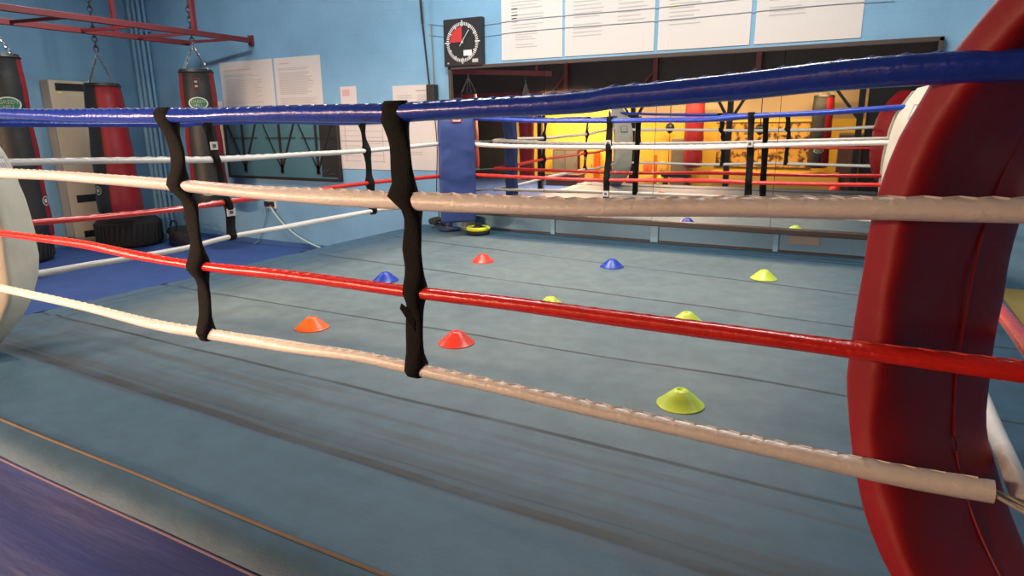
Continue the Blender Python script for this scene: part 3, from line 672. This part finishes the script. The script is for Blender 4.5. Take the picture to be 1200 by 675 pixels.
# pipes in the room corner
for i,(x,rr,z0,l) in enumerate(((-5.93,.035,FL,'blue painted pipe in the room corner, leftmost of the four'),(-5.82,.03,FL,'blue painted pipe in the room corner, second of the four'),(-5.71,.03,FL,'blue painted pipe in the room corner, third of the four'),(-5.60,.02,FL,'thin blue painted pipe in the room corner, rightmost of the four'))):
    r=thing('wall_pipe',l,'pipe',(x,YW-.05,z0))
    b=MB(); b.tube([(0,0,0),(0,0,CEIL-z0)],rr,12); b.build('pipe',M['wall'],r,smooth=True)
    b=MB()
    for z in (.6,1.75,2.9): b.box((-rr-.012,-.01,z),(rr+.012,.049,z+.03))
    b.build('bracket',M['wall'],r)

# clutter by the back left corner: coiled leads, roller, yellow disc
b=MB()
for i in range(3):
    random.seed(20+i); pts=[(-.62+.10*math.cos(a*.9+i)+.02*random.random(),4.50+.05*math.sin(a*1.1+i),.02+.012*i+.08*abs(math.sin(a*.5+i))) for a in [k*.35 for k in range(40)]]
    b.tube(catmull(pts,.03),.010,6)
tag(b.build('coiled_lead',M['rubber'],smooth=True),'tangle of black cable on the canvas under the blue pad','cable')
r=thing('foam_roller','short grey upright roller beside the yellow ringed disc','roller',(-.22,4.50,.004))
b=MB(); b.lathe([(.07,0),(.075,.005),(.075,.15),(.07,.155)],n=28); b.build('body',mat('grey_roller',(.11,.13,.13),.6,var=.15),r,smooth=True)
b=MB(); b.torus((0,0,.04),.075,.005,n=28,k=6); b.torus((0,0,.12),.075,.005,n=28,k=6); b.build('band',M['greyside'],r,smooth=True)
r=thing('balance_disc','small bright yellow ring shaped disc with black centre near the blue corner pad','balance disc',(.0,4.35,.004))
b=MB(); b.lathe([(.10,0),(.125,.01),(.125,.03),(.11,.035)],n=32); b.build('base',M['rubber'],r,smooth=True)
b=MB(); b.torus((0,0,.055),.105,.022,n=36,k=10,sc=(1,1,1)); b.build('rim',M['brightyellow'],r,smooth=True)
b=MB(); b.lathe([(.085,.035),(.085,.06),(.04,.085),(.03,.11),(.012,.115)],n=24); b.build('grip',M['rubber'],r,smooth=True)

# ---------------------------------------------------------------- red steel bag rack
rk=thing('bag_rack','red steel ladder shaped rack for heavy bags, hung near the ceiling','bag rack',(-3.95,YW,2.2))
def P2(x,y,z=0): return (x+3.95,y-YW,z)
for x,y0,y1 in ((-3.53,-.4,4.65),(-4.42,-.4,4.38)):
    b=MB(); b.bar(P2(x,y0),P2(x,y1),.05,.06); b.build('rail',M['redsteel'],rk,bevel=.004)
for y in (0,.8,1.6,2.35,3.05,3.70,4.30):
    b=MB(); b.bar(P2(-4.42,y,.0),P2(-3.53,y+.16,.0),.03,.03); b.build('rung',M['redsteel'],rk)
for x,y in ((-4.42,3.45),(-3.53,3.85),(-4.42,.6),(-3.53,.6)):
    b=MB(); b.bar(P2(x,y,0),P2(x,y,CEIL-2.2),.045,.045); b.build('hanger',M['redsteel'],rk)
b=MB(); b.box((.38,-.03,-.06),(.46,-.0,.06)); b.box((-.51,-.3,-.03),(-.43,-.26,.03)); b.build('end_plate',M['redsteel'],rk)

def chain(b, p, q, link=.05, r=.006):
    p=Vector(p); q=Vector(q); L_=(q-p).length; n=max(2,int(L_/(link*.72))); d=(q-p).normalized()
    for i in range(n):
        c=p+(q-p)*(i+.5)/n; rr=link*.28
        vs=[];N_=10;K=5
        a=Vector((1,0,0)) if i%2 else Vector((0,1,0)); a=(a-a.dot(d)*d).normalized()
        nn=d.cross(a)
        for u in range(N_):
            t=2*math.pi*u/N_; cp=c+d*math.sin(t)*link*.5+a*math.cos(t)*rr; od=(d*math.sin(t)+a*math.cos(t)).normalized()
            for k in range(K):
                s=2*math.pi*k/K; vs.append(cp+od*math.cos(s)*r+nn*math.sin(s)*r)
        fs=[(u*K+k,((u+1)%N_)*K+k,((u+1)%N_)*K+(k+1)%K,u*K+(k+1)%K) for u in range(N_) for k in range(K)]
        b.add(vs,fs)
CAMXY=Vector((3.5565,-1.4059))
def heavy_bag(label, x,y,zt,zb,rt_,rb_, pattern, apex, ceil, logos=(), n=48, group=None, twist=0, mats=None):
    # local +X of the bag faces the camera side
    face=math.atan2(CAMXY.y-y,CAMXY.x-x)+twist; root=thing('heavy_bag',label,'punch bag',(x,y,zb),face,group=group)
    H=zt-zb; prof=[(rb_*.80,0),(rb_*.95,.012),(rb_,.04)]
    for i in range(1,13): t=i/12; prof.append((rb_+(rt_-rb_)*t+.006*math.sin(t*17),.04+(H-.08)*t))
    prof+=[(rt_*.99,H-.03),(rt_*.93,H)]
    def mf(i,j):
        a=(j+.5)/n*360; a=a-360 if a>180 else a
        if i>=len(prof)-3: return 0
        return pattern(a,i)
    b=MB(); b.lathe(prof,n=n,mfun=mf); b.build('body',mats or [M['bagblack'],M['bagred']],root,smooth=True)
    def rad(z): return rb_+(rt_-rb_)*max(0,min(1,z/H))
    for (kind,az,z,s) in logos:
        a0=math.radians(az)
        def onb(px,pz,off): R_=rad(z)+off+.006; a=a0+px/R_; return Vector((R_*math.cos(a),R_*math.sin(a),z+pz))
        if kind=='oval':
            b=MB()
            for (k,mi,off) in ((1.0,1,.002),(.86,0,.004)):
                vs=[onb(0,0,off)]; N_=28
                for rr in (.5,1.0):
                    for u in range(N_): t=2*math.pi*u/N_; vs.append(onb(s*k*rr*math.cos(t),s*.62*k*rr*math.sin(t),off))
                fs=[(0,1+u,1+(u+1)%N_) for u in range(N_)]+[(1+u,1+N_+u,1+N_+(u+1)%N_,1+(u+1)%N_) for u in range(N_)]
                b.add(vs,fs,mi)
            lg=b.build('logo',[M['green'],M['logowhite']],root)
            text_mesh('logo_text','GREEN',s*.46,M['logowhite'],lg,fn=lambda v:onb(v.x,v.y+s*.17,.006))
            text_mesh('logo_text','HILL',s*.46,M['logowhite'],lg,fn=lambda v:onb(v.x,v.y-s*.24,.006))
        elif kind=='patch':
            b=MB(); vs=[onb(px,pz,.003) for px,pz in ((-s*.5,-s*.8),(s*.5,-s*.8),(s*.5,s*.8),(-s*.5,s*.8))]; b.add(vs,[(0,1,2,3)],1)
            vs=[onb(px,pz,.005) for px,pz in ((-s*.42,-s*.72),(s*.42,-s*.72),(s*.42,s*.72),(-s*.42,s*.72))]; b.add(vs,[(0,1,2,3)],0)
            for k in (-.3,.3): vs=[onb(px,pz+k*s,.007) for px,pz in ((-s*.2,-s*.14),(s*.2,-s*.14),(s*.2,s*.14),(-s*.2,s*.14))]; b.add(vs,[(0,1,2,3)],2)
            b.build('patch',[M['bagblack'],M['redsteel'],M['greyside']],root)
        elif kind=='disc':
            b=MB()
            for (k0,k1,off) in ((.82,1.0,.003),(.0,.45,.003)):
                N_=24; vs=[]
                for rr in (k0,k1):
                    for u in range(N_): t=2*math.pi*u/N_; vs.append(onb(s*rr*math.cos(t),s*rr*math.sin(t),off))
                b.add(vs,[(u,N_+u,N_+(u+1)%N_,(u+1)%N_) for u in range(N_)])
            b.build('emblem',M['logowhite'],root)
    # straps and chains
    b=MB(); tz=apex-zb
    for k in range(4):
        a=math.pi/4+k*math.pi/2; chain(b,(rt_*.93*math.cos(a),rt_*.93*math.sin(a),H-.01),(0,0,tz),.045,.004)
    b.torus((0,0,tz+.02),.022,.006,ax=1,n=14,k=6); b.build('bag_straps',M['steel'],root)
    b=MB(); chain(b,(0,0,tz+.03),(0,0,ceil-zb),.075,.010); b.build('hanging_chain',M['darksteel'],root)
    b=MB(); b.torus((0,0,H-.035),rt_*1.0,.007,n=n,k=6); b.build('rim_band',M['bagblack'],root,smooth=True)
    return root
heavy_bag('black heavy bag with red side and oval green logo, cut by the left picture edge',-4.27,2.10,1.86,-.02,.20,.215,lambda a,i:1 if (50<a<150) else 0,2.15,CEIL-.01,logos=[('oval',8,1.385,.115),('disc',58,.40,.05)],twist=0)
heavy_bag('wide red heavy bag with black left side, hanging in front of cream board',-4.78,3.40,1.66,.08,.20,.255,lambda a,i:1 if (-24<a<140 and 0<i) else 0,2.0,CEIL-.01,logos=[('disc',-58,.30,.055)],twist=0)
heavy_bag('black heavy bag with red sides and oval green logo, nearest the wall notices',-3.86,4.04,1.82,.14,.20,.215,lambda a,i:1 if (abs(a+4)>46) else 0,2.10,2.6,logos=[('oval',-4,1.275,.115),('patch',-4,1.50,.085),('oval',-4,.22,.11)],twist=0)

# tyres under the bags
def tyre(label,x,y,R,w,z=FL,lv=1):
    r=thing('rubber_tyre',label,'tyre',(x,y,z))
    prof=[(R*.55,0.01),(R*.75,0),(R*.93,.015),(R,.05),(R,w-.05),(R*.93,w-.015),(R*.75,w),(R*.55,w-.01),(R*.52,w*.6),(R*.52,w*.4),(R*.55,0.01)]
    b=MB(); b.lathe(prof,n=44,cap=False); b.build('carcass',M['rubber'],r,smooth=True)
    b=MB()
    for i in range(36):
        a=2*math.pi*i/36; c_,s_=math.cos(a),math.sin(a)
        b.bar((c_*R*1.005,s_*R*1.005,.06),(c_*R*1.005-s_*.03,s_*R*1.005+c_*.03,w-.06),.025,.012)
    b.build('tread',M['rubber'],r); return r
tyre('large black rubber tyre on the blue mats under the red bag',-5.36,3.80,.40,.38)
tyre('black rubber tyre on the blue mats at the left picture edge',-5.42,2.45,.36,.33)
# black holdall
r=thing('gym_bag','low black holdall on the blue mats under the black bag by the wall','bag',(-4.62,4.10,FL),-.35)
b=MB(); vs=[];fs=[];n=20
for i in range(13):
    t=-1+2*i/12; sc=(1-abs(t)**3.5*.45)
    for j in range(n):
        a=2*math.pi*j/n; ex=math.copysign(abs(math.cos(a))**.6,math.cos(a)); ey=math.copysign(abs(math.sin(a))**.7,math.sin(a))
        vs.append((t*.40,ex*.17*sc,.13+ey*.125*sc+.012*noise.noise(Vector((t*3,a,1)))))
for i in range(12):
    for j in range(n): fs.append((i*n+j,i*n+(j+1)%n,(i+1)*n+(j+1)%n,(i+1)*n+j))
fs+=[tuple(range(n)),tuple(12*n+j for j in range(n))]
b.add(vs,fs); b.build('body',M['black'],r,smooth=True)
b=MB()
for sx in (-.16,.16): pass
b.tube(catmull([(-.16,-.14,.20),(-.12,-.10,.33),(.12,-.10,.33),(.16,-.14,.20)],.03),.010,6); b.tube(catmull([(-.16,.14,.20),(-.12,.08,.31),(.12,.08,.31),(.16,.14,.20)],.03),.010,6); b.build('handle',M['webbing'],r,smooth=True)
b=MB(); b.torus((-.12,-.172,.13),.035,.006,ax=1,n=16,k=6); b.build('badge',M['grey'],r,smooth=True)

# cream board leaning by the left wall
r=thing('padded_board','tall cream board with black bands standing against the left wall','padded board',(-5.90,3.72,FL))
b=MB(); b.box((-.09,-.40,0),(.09,.44,2.19)); b.build('board',M['cream'],r,bevel=.012)
b=MB(); b.box((-.09,-.412,0.0),(.09,-.40,2.19)); b.build('edge_strip',M['greyside'],r)
for z0,z1,y0,y1 in ((2.06,2.155,-.33,.43),(.60,.70,-.30,.43),(.12,.21,-.28,.43)):
    b=MB(); b.box((.09,y0,z0),(.098,y1,z1)); b.build('band',M['black'],r,bevel=.003)
b=MB(); b.box((.09,-.31,2.02),(.095,-.25,2.05)); b.build('yellow_sticker',M['inkyellow'],r)

# ---------------------------------------------------------------- the front gym, seen in the mirror
# gallery floor over the yellow lit area
b=MB(); b.box((XW,YF,1.72),(4.35,-2.25,1.80)); struct(b.build('ceiling_gallery',M['dark']))
b=MB(); b.box((XW,-2.25,1.62),(4.35,-2.19,CEIL)); struct(b.build('wall_gallery_front',M['dark']))
b=MB(); b.box((-4.62,YF,FL),(-1.22,YF+.02,1.72)); b.box((-1.22,YF,FL),(3.45,YF+.02,1.0)); struct(b.build('wall_front_yellow',M['yellow']))
b=MB(); b.box((XW,YF,FL),(-4.62,YF+.02,1.72)); struct(b.build('wall_front_brown',M['dark']))
b=MB(); b.box((3.45,-2.72,FL),(4.35,-2.3,1.72)); struct(b.build('wall_black_partition',M['blackpaint']))
def gal_post(x,l,one=False):
    r=thing('gallery_post',l,'post',(x,-2.2,FL)); ht=1.62-FL
    b=MB(); b.box((-.05,-.05,0),(.05,.05,ht)); b.build('column',M['blackpaint'],r,bevel=.005)
    for sx in ((-1,) if one else (-1,1)):
        b=MB(); b.bar((0,0,ht-.62 if one else ht-.62),(sx*(.48 if one else .36),0,ht),.05,.05); b.build('brace',M['blackpaint'],r)
    b=MB(); b.box((-.10,-.10,0),(.10,.10,.012)); b.build('foot_plate',M['blackpaint'],r)
gal_post(-2.76,'black braced post under the gallery, leftmost in the mirror'); gal_post(-.67,'black braced post under the gallery, second from left in the mirror')
gal_post(1.20,'black braced post under the gallery, third from left in the mirror'); gal_post(3.36,'black braced post beside the black partition in the mirror',True)
# red gantry on the gallery front
g=thing('red_gantry','red steel gantry with uprights above the gallery edge, seen in the mirror','gantry',(0,-2.10,1.62))
b=MB(); b.box((-5.2,-.04,-.02),(-1.6,.04,.05)); b.build('beam',M['redsteel'],g)
for x in (-2.10,-.22,1.66):
    b=MB(); b.box((x-.045,-.04,.05),(x+.045,.04,CEIL-1.63)); b.build('upright',M['redsteel'],g)
    b=MB(); b.bar((x,0,.38),(x-.34,0,.0),.04,.04); b.build('strut',M['redsteel'],g)
# gallery lamps
for i,(x,y,p) in enumerate(MEZZ_LAMPS):
    r=thing('gallery_lamp','warm strip lamp under the gallery, '+('left','middle','right')[i]+' one in the mirror','lamp',(x,y,1.66))
    b=MB(); b.box((-.64,-.16,0),(.64,.16,.055)); b.build('housing',M['plastic'],r,bevel=.006)
    b=MB(); b.box((-.60,-.12,-.03),(.60,.12,0)); b.build('diffuser',M['warmglass'],r,bevel=.006)
for i,(x,y,p) in enumerate(TUBES):
    r=thing('ceiling_light','long white tube lamp on the ceiling '+('over the heavy bags','over the left half of the ring','over the right half of the ring','right of the ring')[i],'lamp',(x,y,CEIL-.10))
    b=MB(); b.box((-.75,-.09,.02),(.75,.09,.099)); b.build('housing',M['plastic'],r,bevel=.006)
    for dy in (-.05,.05): b=MB(); b.tube([(-.70,dy,.0),(.70,dy,.0)],.016,10); b.build('tube',M['tubeglow'],r,smooth=True)
# bags of the front gym
def simple_pat(lo,hi): return lambda a,i: 1 if lo<a<hi else 0
MB2=[M['bagblack'],M['bagred']]
def rear_bag(label,x,y,zt,zb,r_,pat,logos=(),ceil=1.70):
    return heavy_bag(label,x,y,zt,zb,r_,r_,pat,min(zt+.22,ceil-.04),ceil,logos=logos,twist=math.pi*0)
g_=rear_bag('red heavy bag in front of the grey doorway, seen in the mirror',.20,-3.7,1.40,.02,.20,lambda a,i:1)
rear_bag('grey and red heavy bag at the right of the yellow wall, seen in the mirror',2.68,-3.7,1.46,.06,.19,lambda a,i:1 if a<0 else 0,logos=[('oval',20,.35,.09)])
def rig(label,x,y):
    r=thing('bag_gallows',label,'bag bracket',(x,y,2.0))
    b=MB(); b.bar((-.9,0,0),(.35,0,0),.07,.08); b.bar((-.8,0,0),(-.8,0,CEIL-2.0),.06,.06); b.build('beam',M['redsteel'],r)
b=MB(); b.bar((-4.6,-.62,2.10),(-1.9,-1.0,1.95),.07,.09); b.bar((-2.2,-.95,1.96),(-2.2,-.95,CEIL),.05,.05); b.bar((-4.3,-.66,2.08),(-4.3,-.66,CEIL),.05,.05)
tag(b.build('bag_beam',M['redsteel']),'red steel beam carrying bags beyond the left end of the ring, seen in the mirror','bag rack')
heavy_bag('dark red heavy bag under the red beam, leftmost in the mirror',-3.63,-.74,1.66,.15,.16,.16,lambda a,i:1,1.95,2.0,twist=math.pi/2)
heavy_bag('brownish red heavy bag in the mirror beside the blue pad reflection',-2.42,-.90,1.30,-.05,.15,.15,lambda a,i:1,1.80,1.9,twist=math.pi/2)
# speed balls
def speed(label,x,y,z,r_=.10):
    r=thing('speed_ball',label,'speed ball',(x,y,z))
    b=MB(); b.lathe([(.01,-r_*1.35),(r_*.45,-r_*1.15),(r_*.85,-r_*.55),(r_,0),(r_*.85,r_*.5),(r_*.5,r_*.85),(.012,r_)],n=24); b.build('ball',M['black'],r,smooth=True)
    b=MB(); b.tube([(0,0,r_),(0,0,1.72-z)],.010,6); b.tube([(0,0,-r_*1.3),(0,0,FL-z+.01)],.006,6); b.build('cord',M['blackpaint'],r)
speed('black floor to ceiling ball in the mirror, left one before yellow wall',-.41,-4.0,.86); speed('black floor to ceiling ball in the mirror, right one before the mural',1.50,-4.0,.82)
# furniture along the yellow wall
def cabinet(nm,label,cat,x0,x1,y0,y1,z0,z1,m,m2,doors=1,leg=.0):
    r=thing(nm,label,cat,((x0+x1)/2,(y0+y1)/2,z0)); hx=(x1-x0)/2; hy=(y1-y0)/2
    b=MB(); b.box((-hx,-hy,leg),(hx,hy,z1-z0)); b.build('body',m,r,bevel=.01)
    for k in range(doors):
        a=-hx+.02+(2*hx-.02)*k/doors; c=-hx+(2*hx-.02)*(k+1)/doors
        b=MB(); b.box((a,hy,leg+.03),(c,hy+.015,z1-z0-.03)); dd_=b.build('door',m2,r,bevel=.004)
        b=MB(); b.box((c-.05,hy+.015,(z1-z0)*.5),(c-.035,hy+.03,(z1-z0)*.62)); b.build('handle',M['steel'],dd_)
    return r
cabinet('locker','grey locker by the red bag, seen in the mirror','locker',-.36,.04,YF+.03,YF+.40,FL,.60,M['grey'],M['grey'])
cabinet('cupboard','brown cupboard with two doors before the yellow wall, seen in the mirror','cupboard',-3.30,-2.62,YF+.03,YF+.42,FL,.35,M['brown'],M['grey'],2)
cabinet('cupboard','narrow orange cupboard next to the brown one, seen in the mirror','cupboard',-2.58,-2.20,YF+.03,YF+.40,FL,.30,M['orange'],M['bench'],1)
cabinet('locker','brown locker right of the grey and red bag, seen in the mirror','locker',3.0,3.42,YF+.03,YF+.40,FL,.72,M['grey'],M['brown'],1)
# long padded bench
r=thing('padded_bench','long yellow padded bench under the mural, seen in the mirror','bench',(1.85,-3.75,FL))
b=MB(); b.box((-1.25,-.22,.20),(1.25,.22,.40)); b.build('seat',M['bench'],r,bevel=.03)
b=MB(); b.box((-1.2,-.18,.05),(1.2,.18,.20)); b.build('base',M['bench'],r,bevel=.01)
for x in (-1.1,0,1.1): b=MB(); b.box((x-.04,-.18,0),(x+.04,.18,.05)); b.build('leg',M['blackpaint'],r)
r=thing('low_bench','black low bench with legs, seen in the mirror beside the grey locker','bench',(-.08,-3.45,FL))
b=MB(); b.box((-.30,-.16,.28),(.30,.16,.36)); b.build('seat',M['black'],r,bevel=.02)
for sx in (-1,1):
    for sy in (-1,1): b=MB(); b.bar((sx*.25,sy*.12,0),(sx*.22,sy*.10,.28),.035,.035); b.build('leg',M['blackpaint'],r)
r=thing('step_box','dark low wooden box before the yellow wall, seen in the mirror','box',(-2.74,-3.5,FL))
b=MB(); b.box((-.42,-.2,0),(.42,.2,.24)); b.build('body',M['brown'],r,bevel=.015); b=MB(); b.box((-.44,-.22,.24),(.44,.22,.27)); b.build('lid',M['brown'],r,bevel=.008)
r=thing('equipment_rack','red and orange kit rack with bright pads, seen in the mirror','rack',(-.62,-3.7,FL))
b=MB(); b.box((-.03,-.03,0),(.03,.03,.72)); b.bar((-.26,0,.55),(.26,0,.55),.05,.05); b.bar((-.2,-.15,.02),(-.2,.15,.02),.04,.04); b.bar((.2,-.15,.02),(.2,.15,.02),.04,.04); b.bar((-.2,0,.02),(.2,0,.02),.04,.04); b.build('frame',M['orange'],r)
for x,z,c in ((-.17,.40,'orange'),(.17,.42,'bench'),(-.16,.12,'bench'),(.16,.12,'coneyellow')): b=MB(); b.lathe([(.05,0),(.10,.02),(.11,.10),(.09,.2),(.03,.23)],c=(x,.03,z-.06),n=18); b.build('pad',M[c],r,smooth=True)
# kit on the floor
for x,y,c,l in ((-1.45,-3.6,'orange','orange medicine ball on the floor in the mirror, before yellow wall'),(-1.20,-3.7,'coneblue','blue medicine ball on the floor in the mirror, beside the orange one'),(3.05,-3.4,'conered','red medicine ball on the floor in the mirror by the brown locker')):
    r=thing('medicine_ball',l,'medicine ball',(x,y,FL)); b=MB(); b.lathe([(.005,0)]+[(.11*math.sin(math.pi*k/14),.11-.11*math.cos(math.pi*k/14)) for k in range(1,14)]+[(.005,.22)],n=28); b.build('ball',M[c],r,smooth=True)
    b=MB(); b.torus((0,0,.11),.111,.004,n=30,k=6); b.build('seam',M['blackpaint'],r)
# mural of dark branches
mu=thing('wall_mural','yellow wall hanging with dark branching pattern, seen in the mirror','wall hanging',(1.52,YF+.02,.0))
mm_=bpy.data.materials.new('mural_print'); mm_.use_nodes=True; nt=mm_.node_tree; bb=nt.nodes['Principled BSDF']; tc=nt.nodes.new('ShaderNodeTexCoord'); nn=nt.nodes.new('ShaderNodeTexNoise'); nn.inputs['Scale'].default_value=7; nn.inputs['Detail'].default_value=6
rp=nt.nodes.new('ShaderNodeValToRGB'); rp.color_ramp.elements[0].position=.40; rp.color_ramp.elements[0].color=(.10,.04,.01,1); rp.color_ramp.elements[1].position=.50; rp.color_ramp.elements[1].color=(.72,.40,.06,1)
nt.links.new(tc.outputs['Object'],nn.inputs['Vector']); nt.links.new(nn.outputs[0],rp.inputs[0]); nt.links.new(rp.outputs[0],bb.inputs['Base Color'])
b=MB(); b.box((-.96,0,0),(.96,.012,.92)); b.build('panel',mm_,mu)
b=MB(); b.box((-.99,0,.92),(.99,.02,.95)); b.box((-.99,0,-.03),(.99,.02,0)); b.build('batten',M['brown'],mu)
# small notices on the yellow wall
for x,z,l in ((-2.95,.72,'small orange notice on the yellow wall, seen in the mirror'),):
    b=MB(); b.box((x-.10,YF+.02,z-.12),(x+.10,YF+.026,z+.12)); tag(b.build('wall_notice',M['bench']),l,'notice')
# light blue door panel and red post beyond the partition
b=MB(); b.box((4.5,-2.3,FL),(4.58,-2.22,CEIL)); tag(b.build('red_column',M['redsteel'],bevel=.004),'red steel column right of the black partition, seen in the mirror','post')
# wooden bench beyond the right side of the ring
r=thing('wooden_bench','yellowish wooden bench beyond the right side of the ring','bench',(4.72,3.95,FL),.0)
b=MB(); b.box((-.20,-.68,.27),(.20,.60,.33)); b.build('seat',mat('varnished_yellow_wood',(.40,.26,.06),.5,var=.15,stretch=(1,.1,1)),r,bevel=.008)
for y in (-.55,.48):
    b=MB(); b.box((-.17,y-.03,0),(.17,y+.03,.27)); b.build('leg',M['brown'],r)
# ---------------------------------------------------------------- groups of repeats
GR={'ring_rope':'boxing ring ropes','rope_spacer_strap':'black straps tying the ring ropes','corner_post':'corner posts of the ring','corner_pad':'corner pads of the ring',
 'heavy_bag':'hanging heavy bags','wall_poster':'large posters above the mirror','wall_notice':'notices on the walls','wall_pipe':'pipes in the room corner','rubber_tyre':'rubber tyres under the bags',
 'gallery_post':'braced posts under the gallery','gallery_lamp':'warm lamps under the gallery','ceiling_light':'tube lamps on the ceiling','speed_ball':'floor to ceiling balls','medicine_ball':'medicine balls on the floor',
 'wall_cable':'cables tacked along the wall','locker':'lockers by the yellow wall','cupboard':'cupboards by the yellow wall','power_cable':'cables from the wall socket'}
for o in bpy.data.objects:
    if o.parent is None and o.get('label') and not o.get('group'):
        k=o.name.split('.')[0]
        if k in GR: o['group']=GR[k]
